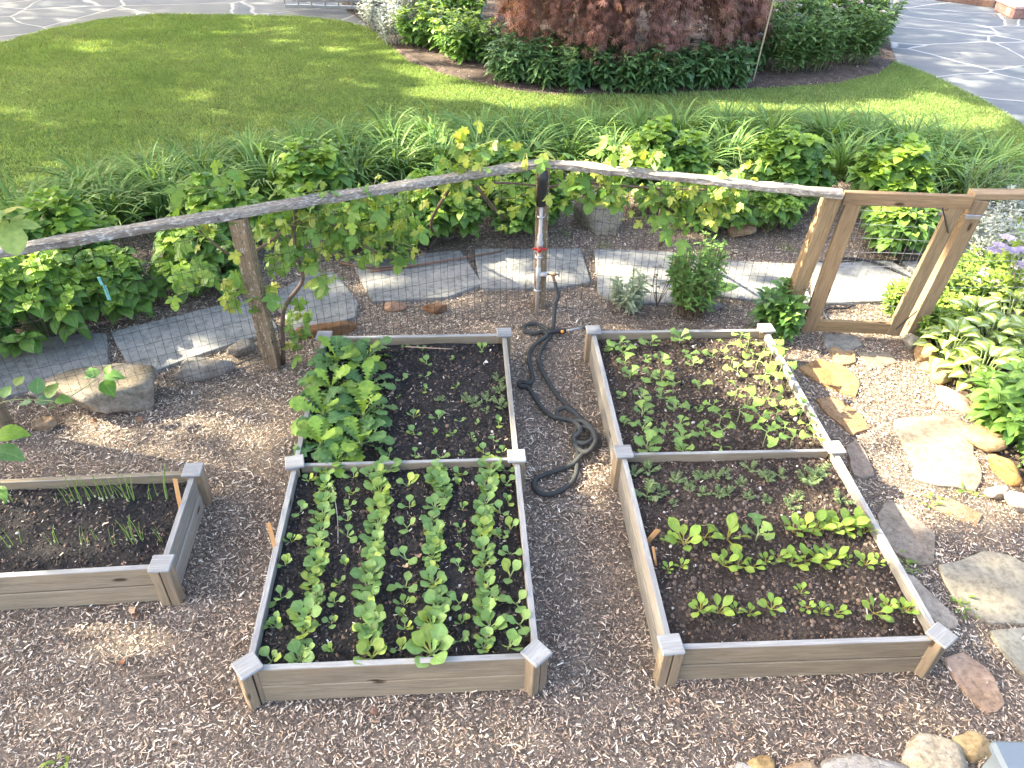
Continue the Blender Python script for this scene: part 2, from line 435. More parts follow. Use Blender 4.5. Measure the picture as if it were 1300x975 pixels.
def rock(name, mat, c, size, rz, label, seed, group=None, cat='rock', tint=(1, 1, 1), planes=11, k=4, sink=.25):
    g = np.random.default_rng(seed)
    v, f = ico(k); nrm = g.normal(size=(planes, 3)); nrm /= np.linalg.norm(nrm, axis=1)[:, None]; d = .62+.33*g.random(planes)
    nrm = np.concatenate([nrm, [[0, 0, 1]]]); d = np.append(d, .72)
    dots = np.maximum(v@nrm.T, 1e-3); rr = np.sum((dots/d)**26, 1)**(-1/26); rr = np.minimum(rr, 1.15)
    V = v*rr[:, None]
    nz = np.array([mnoise.fractal(Vector(p_*2.2+seed), .9, 2.1, 4) for p_ in V]); nz2 = np.array([mnoise.noise(Vector(p_*9+seed)) for p_ in V]); V *= (1+.085*nz+.022*nz2)[:, None]
    V *= np.array(size)/2
    ca, sa = math.cos(rz), math.sin(rz); V = np.stack([V[:, 0]*ca-V[:, 1]*sa, V[:, 0]*sa+V[:, 1]*ca, V[:, 2]], 1)
    h = size[2]; V = V+np.array([c[0], c[1], h/2-h*sink])
    a = Acc(); a.add(V, f, tint); o = a.build(name, mat, None, True, (c[0], c[1], 0))
    return tag(o, label, cat, group)

def slab(name, mat, pts, z, th, label, group=None, cat='paving stone', tint=(1, 1, 1), jit=.012, seed=1, parent=None, round_=.10, crown=.0):
    """flat stone: outline polygon (world xy), rough edge, uneven top"""
    g = np.random.default_rng(seed); pl = np.array(pts, float); out = []
    n_ = len(pl)
    per = []
    for i in range(n_):
        a, b = pl[i], pl[(i+1) % n_]; L = np.linalg.norm(b-a); k = max(2, int(L/.045))
        for q in range(k): per.append(a+(b-a)*q/k)
    per = np.array(per)
    for _ in range(2):                                            # soften the corners
        per = per*(1-round_)+(np.roll(per, 1, 0)+np.roll(per, -1, 0))/2*round_
    per += (np.stack([fbm(per[:, 0], per[:, 1], seed, 9), fbm(per[:, 0], per[:, 1], seed+5, 9)], 1)-.5)*jit*4
    cen = per.mean(0); rings = [(1.0, -th), (1.0, -.006), (.985, -.001), (.96, 0), (.75, 0), (.45, 0), (.18, 0)]
    V = []
    for s_, dz in rings:
        q = cen+(per-cen)*s_
        up = (fbm(q[:, 0], q[:, 1], seed+9, 5)-.5)*.012+crown*(1-s_**2)
        V.append(np.concatenate([q, (z+dz+(up if dz > -th else 0)*np.ones(len(q)))[:, None]], 1))
    k = len(per); V = np.concatenate(V+[np.array([[cen[0], cen[1], z+crown]])])
    Fq = [[r_*k+i, r_*k+(i+1) % k, (r_+1)*k+(i+1) % k, (r_+1)*k+i] for r_ in range(len(rings)-1) for i in range(k)]
    a = Acc(); a.add(V, Fq, tint)
    b = (len(rings)-1)*k; a.f.append(np.array([[b+i, b+(i+1) % k, len(V)-1] for i in range(k)]))
    o = a.build(name, mat, parent, False, (cen[0], cen[1], 0) if parent is None else None)
    if parent is None: tag(o, label, cat, group)
    return o

def sheet(name, mat, pl, z, label='', step=None):
    bm = bmesh.new(); vs = [bm.verts.new((float(x), float(y), z)) for x, y in pl]
    f = bm.faces.new(vs); bmesh.ops.triangulate(bm, faces=[f]); bmesh.ops.recalc_face_normals(bm, faces=bm.faces)
    me = bpy.data.meshes.new(name); bm.to_mesh(me); bm.free(); o = bpy.data.objects.new(name, me); COL.objects.link(o)
    if me.polygons[0].normal.z < 0: me.flip_normals()
    me.materials.append(mat); return tag(o, kind='structure')

# ------------------------------------------------------------------ leaf templates (base at origin, pointing +y)
def strip(prof, fold=.25, curl=.8, n_=None, pet=0, petw=.04, petcol=(1, 1, 1), wav=0, start=0):
    """prof: half widths along the blade; pet: share of length that is petiole"""
    ws = list(prof); tot = []
    if n_:
        xs = np.linspace(0, 1, len(ws)); cs = spline([(x_, w_q, 0) for x_, w_q in zip(xs, ws)], 6); ws = [max(.004, float(q_)) for q_ in np.interp(np.linspace(0, 1, n_), cs[:, 0], cs[:, 1])]
    if pet: tot = [(0, petw, 1), (pet*.5, petw, 1), (pet, petw*1.1, 1)]
    k = len(ws)
    for i, w0 in enumerate(ws): tot.append((pet+(1-pet)*(i+ (1 if pet else 0))/(k-1+(1 if pet else 0)), w0, 0))
    y = z = 0; V = []; U = []; C = []; pt = 0
    for t, w0, ip in tot:
        dt = t-pt; ang = start-curl*(t**1.3); y += dt*math.cos(ang); z += dt*math.sin(ang); pt = t
        wv = wav*math.sin(t*23)*w0
        V += [(-w0, y, z+fold*w0+wv), (0, y, z), (w0, y, z+fold*w0-wv)]
        tt = (t-pet)/(1-pet) if not ip else 0
        U += [(-1, tt, 0), (0, tt, 0), (1, tt, 0)]; C += [petcol if ip else (1, 1, 1)]*3
    Fq = []
    for i in range(len(tot)-1):
        for s_ in (0, 1): Fq.append([i*3+s_, i*3+s_+1, i*3+s_+4, i*3+s_+3])
    return np.array(V, float), [np.array(Fq)], np.array(U, float), np.array(C, float)

def fan(radii, curl=.5, pet=0):
    """lobed leaf: outline radii against angle, centre near the base"""
    n_ = len(radii); V = [(0, pet, 0)]; U = [(0, .1, 0)]
    for i, (a, r_) in enumerate(radii):
        a = rad(a); x = r_*math.sin(a); y = r_*math.cos(a)
        V.append((x, pet+y, -curl*(x*x+y*y)*.6)); U.append((.5+.5*r_, .5, 0))
    F_ = [[0, i+2, i+1] for i in range(n_-1)]
    return np.array(V, float), [np.array(F_)], np.array(U, float), np.ones((n_+1, 3))

T = {}
T['ovate'] = strip([.04, .24, .33, .34, .28, .16, .01], .22, .75, 8)
T['ovate_broad'] = strip([.08, .32, .41, .40, .30, .15, .01], .18, .7, wav=.05)
T['lance'] = strip([.04, .12, .155, .14, .09, .01], .35, .7)
T['lance_wide'] = strip([.05, .16, .21, .20, .13, .01], .3, .8)
T['spoon'] = strip([.06, .15, .22, .255, .26, .20, .02], .20, .8, 10, pet=.38, petw=.03, petcol=(1.5, 1.25, 1.7))
T['spoon_up'] = strip([.05, .12, .18, .215, .22, .16, .02], .26, .35, 9, pet=.35, petw=.03, petcol=(1.5, 1.25, 1.7))
T['beet'] = strip([.05, .10, .135, .15, .145, .10, .01], .25, .6, 9, pet=.4, petw=.02, petcol=(1.2, .75, .8))
T['brass'] = strip([.12, .16, .12, .22, .17, .33, .38, .37, .26, .06], .12, .75, pet=.3, petw=.025, petcol=(1.4, 1.3, 1.6), wav=.14)
T['turnip'] = strip([.03, .09, .03, .13, .04, .17, .06, .22, .12, .27, .22, .26, .18, .20, .04], .18, 1.0, pet=.15, petw=.03, petcol=(1.5, 1.3, 1.4), wav=.22)
T['strap'] = strip([.013, .016, .017, .016, .014, .011, .007, .002], .5, 1.6, start=.3)
T['blade_up'] = strip([.02, .022, .02, .014, .002], .4, .7)
T['onion'] = strip([.012, .013, .012, .010, .002], .8, .25)
T['linear'] = strip([.05, .06, .055, .04, .01], .4, .6)
T['hosta'] = strip([.10, .28, .36, .34, .24, .12, .01], .25, 1.0, 11, wav=.06)
T['grape'] = fan([(-172, .30), (-150, .52), (-132, .60), (-118, .42), (-100, .62), (-78, .85), (-62, .66), (-50, .42), (-36, .72), (-18, .92), (0, 1.08), (18, .92), (36, .72), (50, .42), (62, .66), (78, .85), (100, .62), (118, .42), (132, .60), (150, .52), (172, .30)], .5)
fv, ff, fu = [], [], []
for a in (-125, -85, -48, -16, 16, 48, 85, 125):
    L_ = 1.0-abs(a)/260; r0 = rad(a); d_ = np.array([math.sin(r0), math.cos(r0)]); s_ = np.array([d_[1], -d_[0]])*.055
    b0 = len(fv); m_ = d_*L_*.5; e_ = d_*L_
    fv += [(0, 0, 0), (*(m_-s_), -.08), (*e_, -.35*L_), (*(m_+s_), -.08)]; ff.append([b0, b0+3, b0+2, b0+1]); fu += [(0, 0, 0)]*4
T['laceleaf'] = (np.array(fv, float), [np.array(ff)], np.array(fu, float), np.ones((len(fv), 3)))

def tints(n_, a, b, spread=.12):
    t = R.random(n_)[:, None]; c = np.array(a)*(1-t)+np.array(b)*t
    return np.clip(c*(1+spread*R.normal(size=(n_, 1))), .003, 1)

# ------------------------------------------------------------------ regions (world outlines)
LAWN = poly([(-420, 90), (-200, 78), (0, 57), (60, 40), (130, 27), (200, 20), (300, 21), (380, 23), (430, 28), (470, 37), (497, 62), (520, 82), (560, 97), (610, 109),
             (650, 118), (700, 123), (800, 122), (900, 119), (955, 116), (1060, 109), (1115, 97), (1135, 80), (1180, 97), (1210, 111), (1250, 131), (1290, 156), (1345, 195),
             (1330, 235), (1200, 240), (1000, 225), (850, 215), (600, 215), (450, 235), (280, 262), (80, 295), (-80, 320), (-420, 350)])
ISLAND = np.concatenate([poly([(440, 14), (470, 35), (497, 62), (520, 82), (560, 97), (610, 109), (650, 118), (700, 123), (800, 122), (900, 119), (955, 116), (1060, 109), (1115, 97), (1136, 78),
               (1128, 50), (1110, 10), (1100, -60), (1000, -130)]), poly([(560, -130), (430, -60), (420, -10)])])
PATIO = np.array([(-40, 7.5), (-40, 45), (45, 45), (45, 3.2), (8.6, 3.2), (7.4, 6.4), (6.0, 7.2), (4, 8.6), (0, 9.6), (-6, 9)])

AB = (-.4549, 1.8218, .08013); BB = (1.286, 1.9665, .06868); W_, L_B = 1.1766, 2.40
def bedpt(B, lx, ly):
    x, y, t = B; return np.array([x+lx*math.cos(t)-ly*math.sin(t), y+lx*math.sin(t)+ly*math.cos(t)])
def bedpoly(B, w=W_, L=L_B, m_=0):
    return np.array([bedpt(B, sx*(w/2+m_), ly) for sx, ly in ((-1, -m_), (1, -m_), (1, L+m_), (-1, L+m_))])
# side bed: right end is the short one
CA = P(205, 716, .25)[:2]; CB_ = P(245, 597, .25)[:2]
cd = (CB_-CA)/np.linalg.norm(CB_-CA); cl = np.array([-cd[1], cd[0]]); CW = np.linalg.norm(CB_-CA); CLEN = 2.4
CPOLY = np.array([CA, CA+cl*CLEN, CB_+cl*CLEN, CB_])

# ------------------------------------------------------------------ ground
o = sheet('ground', M['mulch'], [(-60, -30), (60, -30), (60, 80), (-60, 80)], -.004)
sheet('patio', M['flag'], PATIO, .004)
# lawn: gently raised sheet
def grid_sheet(name, mat, pl, z, step, amp=0, edge=.03, seed=3):
    """polygon filled with a fine triangulated net so that it can roll a little"""
    bm = bmesh.new(); vs = [bm.verts.new((float(x), float(y), z)) for x, y in pl]; f = bm.faces.new(vs)
    bmesh.ops.triangulate(bm, faces=[f])
    for _ in range(5):
        es = [e for e in bm.edges if e.calc_length() > step]
        if not es: break
        bmesh.ops.subdivide_edges(bm, edges=es, cuts=1); bmesh.ops.triangulate(bm, faces=bm.faces)
    for v in bm.verts:
        if not v.is_boundary: v.co.z += amp*(fbm(v.co.x, v.co.y, seed, .6)-.2)
    bmesh.ops.recalc_face_normals(bm, faces=bm.faces)
    me = bpy.data.meshes.new(name); bm.to_mesh(me); bm.free(); o = bpy.data.objects.new(name, me); COL.objects.link(o)
    if me.polygons[0].normal.z < 0: me.flip_normals()
    me.materials.append(mat); return tag(o, kind='structure')
grid_sheet('lawn', M['lawn'], LAWN, .020, .8, .02)
grid_sheet('soil_bed', M['bedsoil'], ISLAND, .026, .6, .10, seed=5)
HB = poly([(1172, 432), (1185, 470), (1205, 492), (1225, 520), (1250, 560), (1270, 595), (1300, 640), (1420, 700), (1700, 620), (1500, 420), (1340, 330), (1260, 330), (1200, 370)])
sheet('soil_border', M['bedsoil'], HB, .012)

# grass blades on the lawn
def scatter_in(pl, n_, holes=()):
    lo, hi = pl.min(0), pl.max(0); out = []
    tot = 0
    while tot < n_:
        q = lo+R.random((n_, 2))*(hi-lo); k = inside(q, pl)
        for h in holes: k &= ~inside(q, h)
        q = q[k]; out.append(q); tot += len(q)
    return np.concatenate(out)[:n_]
g = scatter_in(LAWN, 400000)
g = g[(g[:, 0] > -11) & (g[:, 0] < 8.5)]
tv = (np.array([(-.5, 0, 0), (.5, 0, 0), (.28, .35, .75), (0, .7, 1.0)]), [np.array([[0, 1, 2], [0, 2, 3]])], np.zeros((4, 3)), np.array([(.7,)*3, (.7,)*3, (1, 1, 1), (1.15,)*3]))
nn_ = fbm(g[:, 0], g[:, 1], 11, .9); ny = fbm(g[:, 0], g[:, 1], 21, 2.5)
tc = np.array([.195, .305, .085])*(1-nn_[:, None])+np.array([.32, .41, .155])*nn_[:, None]
tc *= (.72+.56*R.random((len(g), 1))); dry = R.random(len(g)) < .03+.10*(ny > .62); tc[dry] = np.array([.30, .27, .13])*(.7+.5*R.random((dry.sum(), 1)))
hgt = .020+.022*R.random(len(g)); sc_ = np.stack([.005+.004*R.random(len(g)), hgt*.9, hgt], 1)
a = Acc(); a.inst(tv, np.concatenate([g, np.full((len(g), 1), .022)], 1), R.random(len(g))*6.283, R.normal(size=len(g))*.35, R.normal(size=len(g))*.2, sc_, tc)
tag(a.build('lawn_grass', M['grass']), 'mown green lawn grass curving between the paving and the garden', 'grass', kind='stuff')

# ------------------------------------------------------------------ path slabs beyond the fence
slabs = [
 ([(-60, 446), (0, 436), (131, 428), (133, 478), (0, 506), (-50, 516)], 'large bluestone path slab farthest left, partly behind the big boulder'),
 ([(147, 425), (240, 402), (324, 383), (348, 420), (178, 479)], 'long bluestone path slab just left of the lichen covered fence post'),
 ([(346, 380), (392, 353), (424, 350), (452, 386), (450, 404), (381, 424)], 'bluestone path slab just right of the lichen covered fence post'),
 ([(452, 337), (520, 329), (582, 322), (608, 363), (566, 379), (477, 384)], 'bluestone path slab behind the back edge of the middle bed'),
 ([(606, 321), (734, 320), (746, 360), (700, 368), (614, 368)], 'bluestone path slab crossed by the standpipe post'),
 ([(757, 321), (853, 325), (870, 384), (800, 387), (762, 375)], 'bluestone path slab behind the silvery plant'),
 ([(880, 333), (1012, 340), (1026, 387), (975, 386), (886, 374)], 'bluestone path slab between the bushy green shrub and the gate post'),
 ([(1036, 337), (1128, 335), (1166, 360), (1136, 383), (1032, 388)], 'bluestone path slab seen through the gate'),
 ([(1146, 335), (1262, 343), (1258, 368), (1182, 362)], 'bluestone path slab behind the right gate post'),
]
slabpolys = []
for i, (pp, lb) in enumerate(slabs):
    pl = poly(pp); pl = pl.mean(0)+(pl-pl.mean(0))*1.06; slabpolys.append(pl); tt = 1.12+.05*R.normal()
    slab('path_slab', M['bluestone'], pl, .028, .05, lb, 'bluestone slabs of the garden path', tint=(tt*1.03, tt, tt*.97), jit=.0015, seed=20+i, round_=.10)

steps = [
 ([(1043, 426), (1085, 427), (1096, 440), (1075, 449), (1050, 447)], 'buff', (.9, .95, 1.0), 'small grey stone right under the gate'),
 ([(1052, 442), (1082, 443), (1088, 462), (1070, 467), (1058, 457)], 'sandstone', (1.05, .92, .72), 'small orange stone between the gate and the large orange stone'),
 ([(1012, 468), (1028, 461), (1040, 457), (1074, 468), (1092, 486), (1085, 506), (1062, 498), (1037, 486)], 'sandstone', (1.10, .88, .60), 'large pointed orange flat stone beside the back of the right bed'),
 ([(1034, 508), (1051, 505), (1074, 514), (1090, 528), (1102, 546), (1082, 556), (1062, 538), (1044, 522)], 'sandstone', (.98, .82, .68), 'reddish tan flat stone second from the gate along the right bed'),
 ([(1072, 566), (1088, 560), (1102, 586), (1111, 606), (1098, 611), (1082, 607)], 'brownstone', (1.1, 1, .95), 'narrow brown flat stone next to the right bed middle cap'),
 ([(1112, 655), (1118, 640), (1130, 638), (1146, 645), (1168, 664), (1187, 682), (1182, 718), (1168, 722), (1136, 702), (1122, 680)], 'brownstone', (1, .95, .9), 'large dark brown flat stone touching the right bed'),
 ([(1144, 726), (1162, 735), (1217, 791), (1212, 799), (1188, 797), (1165, 765)], 'brownstone', (1.3, 1.28, 1.25), 'thin grey wedge of stone beside the right bed front corner'),
 ([(1133, 532), (1200, 527), (1229, 540), (1244, 605), (1240, 625), (1215, 622), (1190, 620), (1162, 612), (1158, 592), (1142, 562)], 'buff', (1.02, .97, .88), 'largest tan stepping stone in the middle of the right path'),
 ([(1175, 641), (1205, 632), (1250, 655), (1241, 670), (1207, 656)], 'sandstone', (.95, .9, .85), 'half buried pale stone below the largest stepping stone'),
 ([(1190, 720), (1220, 713), (1245, 698), (1280, 705), (1310, 728), (1315, 792), (1245, 794), (1215, 772), (1200, 742)], 'buff', (1.08, 1.08, 1.0), 'light grey buff stepping stone at the right edge'),
 ([(1255, 800), (1320, 797), (1330, 880), (1290, 852), (1268, 822)], 'buff', (1.0, 1.03, .98), 'stepping stone cut by the right edge, nearest the camera'),
 ([(1195, 832), (1225, 828), (1262, 860), (1278, 893), (1250, 907), (1225, 882), (1206, 856)], 'brownstone', (1.25, 1.0, .85), 'half buried reddish stone in front of the right bed corner'),
 ([(1088, 449), (1130, 448), (1138, 460), (1104, 470)], 'buff', (.85, .8, .72), 'half buried tan stone in the sunlit mulch by the gate'),
]
steppolys = []
for i, (pp, mk, tt, lb) in enumerate(steps):
    pl = poly(pp); steppolys.append(pl)
    slab('stepping_stone', M[mk], pl, .015 if 'buried' not in lb else .008, .04, lb, 'flat stones of the right path', 'stone', tt, .012, 60+i)

# ------------------------------------------------------------------ boulders and border rocks
def rk(u, v, w, d, h, rz, mk, lb, seed, group=None, tint=(1, 1, 1), sink=.25, planes=11, name='boulder'):
    """u, v: middle of the foot in front of the rock"""
    c = P(u, v); c = c[:2]+np.array([0, d*.42])
    return rock(name, M[mk], c, (w, d, h), rad(rz), lb, seed, group, 'rock', tint, planes, 4, sink)
rk(130, 530, .74, .36, .31, 8, 'boulder', 'big lichen spotted boulder under the wire fence at the left', 3, planes=9, tint=(.88, .84, .76))
rk(58, 512, .20, .16, .16, 0, 'boulder', 'small dark rock between the left fence post and the big boulder', 4)
rk(52, 549, .15, .10, .10, 20, 'sandstone', 'small tan rock at the foot of the left fence post', 5)
rk(250, 482, .40, .17, .17, 14, 'boulder', 'flat topped grey rock between the big boulder and the lichen covered post', 6)
rk(302, 455, .18, .14, .13, 10, 'boulder', 'small grey rock just left of the lichen covered post', 7)
rk(757, 297, .44, .34, .55, -12, 'boulder', 'tall pale grey boulder behind the standpipe post', 8, tint=(1.2, 1.2, 1.12), planes=8)
rk(943, 302, .22, .2, .2, 0, 'sandstone', 'squat tan rock in the mulch behind the fence', 9, tint=(1, .95, .9))
rk(1188, 292, .30, .2, .24, 5, 'brownstone', 'brown rock seen through the gate beside the hydrangea', 10, tint=(1.3, 1.2, 1.1))
rk(1185, 312, .34, .2, .18, -5, 'brownstone', 'low dark rock seen through the gate under the brown rock', 12)
rk(420, 428, .46, .12, .12, 16, 'sandstone', 'long rusty brown edging rock behind the turnip corner', 13, tint=(.62, .45, .33))
rk(500, 396, .17, .10, .09, 10, 'brownstone', 'dark edging rock behind the middle bed, left of its neighbour', 14, tint=(1, .7, .55))
rk(552, 398, .22, .10, .09, 0, 'sandstone', 'rust coloured edging rock behind the middle bed', 15, tint=(.6, .42, .32))
rk(900, 398, .22, .14, .09, 0, 'boulder', 'dark low rock right of the bushy green shrub', 17, tint=(.7, .7, .8))
BR = [(1160, 446, .15, .13, .14, 0, 'boulder', (1.2, 1.2, 1.1), 'grey border rock at the foot of the right gate post'),
      (1178, 462, .17, .14, .17, 60, 'sandstone', (1.05, .92, .72), 'orange border rock nearest the right gate post'),
      (1184, 477, .13, .10, .09, -30, 'sandstone', (1.0, .8, .66), 'small reddish border rock between orange and yellow ones'),
      (1199, 490, .15, .13, .13, 0, 'sandstone', (1.15, 1.15, .9), 'pale yellow border rock below the hostas'),
      (1217, 521, .27, .10, .13, -55, 'brownstone', (1.7, 1.2, 1.1), 'long pinkish border rock lying along the path'),
      (1250, 573, .24, .17, .16, -50, 'sandstone', (1.1, .95, .7), 'biggest orange border rock below the leafy plant'),
      (1280, 612, .24, .10, .13, -60, 'sandstone', (1.15, .88, .5), 'narrow golden orange border rock'),
      (1270, 637, .13, .11, .09, 0, 'buff', (1.2, 1.1, 1.05), 'whitish pink border rock below the golden one'),
      (1300, 654, .2, .12, .14, -60, 'boulder', (1.4, 1.4, 1.4), 'pale grey border rock cut by the right edge')]
for i, (u, v, a_, b_, h_, rz, mk, tt, lb) in enumerate(BR):
    rk(u, v, a_, b_, h_, rz, mk, lb, 100+i, 'rocks edging the hosta border', tt, .2, 9, 'border_rock')
FR = [(945, 990, .12, .10, .07, 0, 'boulder', (1.5, 1.5, 1.5), 'whitish front edging rock, leftmost of the row'),
      (972, 984, .11, .12, .10, 0, 'sandstone', (1.15, 1.1, .8), 'small yellow front edging rock'),
      (1016, 992, .22, .12, .10, 0, 'sandstone', (.95, .9, .85), 'pinkish tan front edging rock right of the yellow one'),
      (1108, 992, .42, .14, .12, -4, 'boulder', (1.1, 1.1, 1.1), 'long flat grey front edging rock'),
      (1193, 984, .33, .19, .19, -8, 'boulder', (1.35, 1.25, 1.05), 'large buff and orange front edging rock'),
      (1243, 953, .16, .12, .11, 0, 'sandstone', (1.05, 1.05, .85), 'small yellowish rock behind the large buff edging rock')]
for i, (u, v, a_, b_, h_, rz, mk, tt, lb) in enumerate(FR):
    rk(u, v+11, a_, b_, h_*.85, rz, mk, lb, 130+i, 'rocks edging the front of the yard', np.array(tt)*1.1, .46, 9, 'edging_rock')

# ------------------------------------------------------------------ raised beds
SOILZ = .185
def soil_grid(pl, nx, ny, z, amp, seed):
    """pl: 4 corners; returns verts, quads"""
    s_, t_ = np.meshgrid(np.linspace(0, 1, nx), np.linspace(0, 1, ny))
    a, b, c, d = pl
    q = (a*(1-s_[..., None])+b*s_[..., None])*(1-t_[..., None])+(d*(1-s_[..., None])+c*s_[..., None])*t_[..., None]
    x, y = q[..., 0], q[..., 1]
    h = z+amp*(fbm(x, y, seed, 5, 3)-.5)*2+amp*.9*(fbm(x, y, seed+30, 38, 3)-.5)
    V = np.stack([x, y, h], -1).reshape(-1, 3); idx = np.arange(nx*ny).reshape(ny, nx)
    Fq = np.stack([idx[:-1, :-1], idx[:-1, 1:], idx[1:, 1:], idx[1:, :-1]], -1).reshape(-1, 4)
    return V, Fq
def soilz(x, y, seed, z=SOILZ, amp=.014): return z+amp*(fbm(x, y, seed, 5, 3)-.5)*2

chipT = []
for k in range(4):
    w0, b0 = (.5, .18) if k % 2 else (.5, .30)
    cv = np.array([(-.5, -.5, 0), (.5, -.42, 0), (-.55, 0, b0), (.5, .05, b0*.9), (-.38, .5, .05), (.42, .5, 0)], float)*np.array([1, 1, 1])
    cv = cv[:, [1, 0, 2]]; cv[:, 2] += -.25*cv[:, 1]**2*(k*.7)
    chipT.append((cv, [np.array([[0, 2, 3, 1], [2, 4, 5, 3]])], np.zeros((6, 3)), np.ones((6, 3))))
def chips(acc, q, z, lmin, lmax, cols, probs, spread=.2, tilt=.35, wr=.24, mod=None):
    n_ = len(q); ci = R.choice(len(cols), n_, p=np.array(probs)/sum(probs)); c = np.array(cols)[ci]*(1+spread*R.normal(size=(n_, 1)))
    if mod is not None: c = c*mod
    c = np.clip(c, .01, .9); L = lmin+(lmax-lmin)*R.random(n_)**2.2; wd = L*wr*(.5+R.random(n_))
    kk = R.integers(0, 4, n_); zz = np.broadcast_to(z, (n_,))+R.random(n_)*.010
    for k in range(4):
        s_ = kk == k
        acc.inst(chipT[k], np.stack([q[s_, 0], q[s_, 1], zz[s_]], 1), R.random(s_.sum())*6.283, R.normal(size=s_.sum())*tilt, R.normal(size=s_.sum())*tilt, np.stack([wd[s_], L[s_], wd[s_]*.8], 1), c[s_])

def crumbs(acc, q, z, lo, hi, cols, probs):
    v, f = ico(1); n_ = len(q); vv = v*(1+.25*R.normal(size=(len(v), 1)))
    ci = R.choice(len(cols), n_, p=np.array(probs)/sum(probs)); c = np.clip(np.array(cols)[ci]*(1+.25*R.normal(size=(n_, 1))), .008, .9)
    s_ = lo+(hi-lo)*R.random(n_)**3; S = np.stack([s_*(.7+.6*R.random(n_)), s_, s_*.7], 1)
    acc.inst((vv, [f], np.zeros((len(v), 3)), np.ones((len(v), 3))), np.stack([q[:, 0], q[:, 1], z], 1), R.random(n_)*6.28, R.random(n_), R.random(n_), S, c)

def raised_bed(label, B=None, corners=None, mids=True, caprot=None, seed=1, ridged=False):
    """corners: front-left, front-right, back-right, back-left in plan"""
    c = [np.array(q) for q in corners]; base = (c[0]+c[2])/2
    root = empty('raised_bed', (base[0], base[1], 0), label, 'raised bed', 'wooden raised beds')
    TH = .028
    sides = [(c[0], c[1]), (c[1], c[2]), (c[2], c[3]), (c[3], c[0])]
    cen = base
    segs = []
    for si, (a, b) in enumerate(sides):
        if mids and si in (1, 3): mm = (a+b)/2; segs += [(a, mm), (mm, b)]
        else: segs.append((a, b))
    for (a, b) in segs:
        d = (b-a)/np.linalg.norm(b-a); a2, b2 = a+d*.035, b-d*.035
        for lv, (z0, hh) in enumerate(((.060, .113), (.1785, .113))):
            acc = Acc(); tt = 1+.06*R.normal(); j = R.normal()*.0015
            box(acc, (*a2, z0+j), (*b2, z0+j), TH+(.0 if lv else .003), hh, tint=(tt, tt, tt*.98), c=.004)
            acc.build('board', M['wood_side'] if (len(segs) < 5 and (a is c[1])) or (len(segs) > 4 and a is not c[0] and a is not c[2]) else M['wood'], root)
        acc = Acc(); box(acc, (*a2, .2365), (*b2, .2365), TH-.002, .003, c=.001); acc.build('top_edge', M['wood_top'], root)
    pts = list(c)+([(c[1]+c[2])/2, (c[3]+c[0])/2] if mids else [])
    for i, q in enumerate(pts):
        rz = (caprot[i] if caprot else 0); t = math.atan2(*(c[1]-c[0])[::-1])+rad(rz)
        ex = np.array([math.cos(t), math.sin(t)]); ey = np.array([-ex[1], ex[0]])
        outw = q-cen; sx = 1 if outw@ex > 0 else -1; sy = 1 if outw@ey > 0 else -1
        if abs(rz) > 15:
            offs = [(-.024, 0), (.024, 0)]
        else: offs = [(sx*.022, 0), (-sx*.026, 0)] if i < 4 else [(sx*.012, .024), (sx*.012, -.024)]
        for (ox, oy) in offs:
            acc = Acc(); pq = q+ex*ox+ey*(oy+ (sy*.012 if i < 4 and abs(rz) <= 15 else 0))
            w1, w2 = (.042, .062) if (i < 4) else (.062, .042)
            v, f = boxv(w1, w2, .247, .003); lv = v[:, [2, 0, 1]]+R.random(3)*9; W = np.stack([pq[0]+v[:, 0]*ex[0]+v[:, 1]*ey[0], pq[1]+v[:, 0]*ex[1]+v[:, 1]*ey[1], .1235-.002+v[:, 2]], 1)
            acc.add(W, f, (1.05, 1, .95), lv); acc.build('corner_post', M['wood'], root)
        acc = Acc(); v, f = boxv(.098, .098, .016, .004); lv = v+R.random(3)*9
        W = np.stack([q[0]+v[:, 0]*ex[0]+v[:, 1]*ey[0], q[1]+v[:, 0]*ex[1]+v[:, 1]*ey[1], .2535+v[:, 2]], 1); acc.add(W, f, (1, 1, 1), lv)
        cp = acc.build('post_cap', M['cap'], root)
    if mids:
        a, b = (c[3]+c[0])/2, (c[1]+c[2])/2; d = (b-a)/np.linalg.norm(b-a); acc = Acc()
        box(acc, (*(a+d*.03), .165), (*(b-d*.03), .165), .022, .135); dv = acc.build('divider_board', M['wood'], root)
        acc = Acc(); box(acc, (*(a+d*.03), .2345), (*(b-d*.03), .2345), .020, .003, c=.001); acc.build('top_edge', M['wood_top'], root)
    ins = [q+(cen-q)*.02 for q in c]; acc = Acc(); V, Fq = soil_grid(ins, 150, 260 if mids else 70, SOILZ, .014, seed)
    acc.add(V, Fq); acc.build('soil', M['soil_brown'] if ridged else M['soil'], root, True)
    nn = int(5200*(np.linalg.norm(c[1]-c[0])*np.linalg.norm(c[2]-c[1]))/2.9)
    q = scatter_in(np.array([p+(cen-p)*.035 for p in c]), nn*2); acc = Acc(); zz = soilz(q[:, 0], q[:, 1], seed)+.001
    dark = (.05, .042, .037) if not ridged else (.085, .066, .054)
    crumbs(acc, q, zz, .003, .013, [dark, tuple(x*1.6 for x in dark), (.16, .11, .08), (.5, .47, .42)], [6, 4, 1.3, .16])
    q = scatter_in(np.array([p+(cen-p)*.035 for p in c]), int(nn*.42)); clm = fbm(q[:, 0], q[:, 1], seed+50, 3.2); q = q[clm > .40]; zz = soilz(q[:, 0], q[:, 1], seed)
    chips(acc, q, zz, .006, .026, [(.42, .34, .26), (.6, .55, .48), (.26, .17, .12), (.15, .10, .07)], [4, 2.2, 4, 3])
    tag(acc.build('soil_crumbs', M['crumb'], root), kind='stuff')
    return root

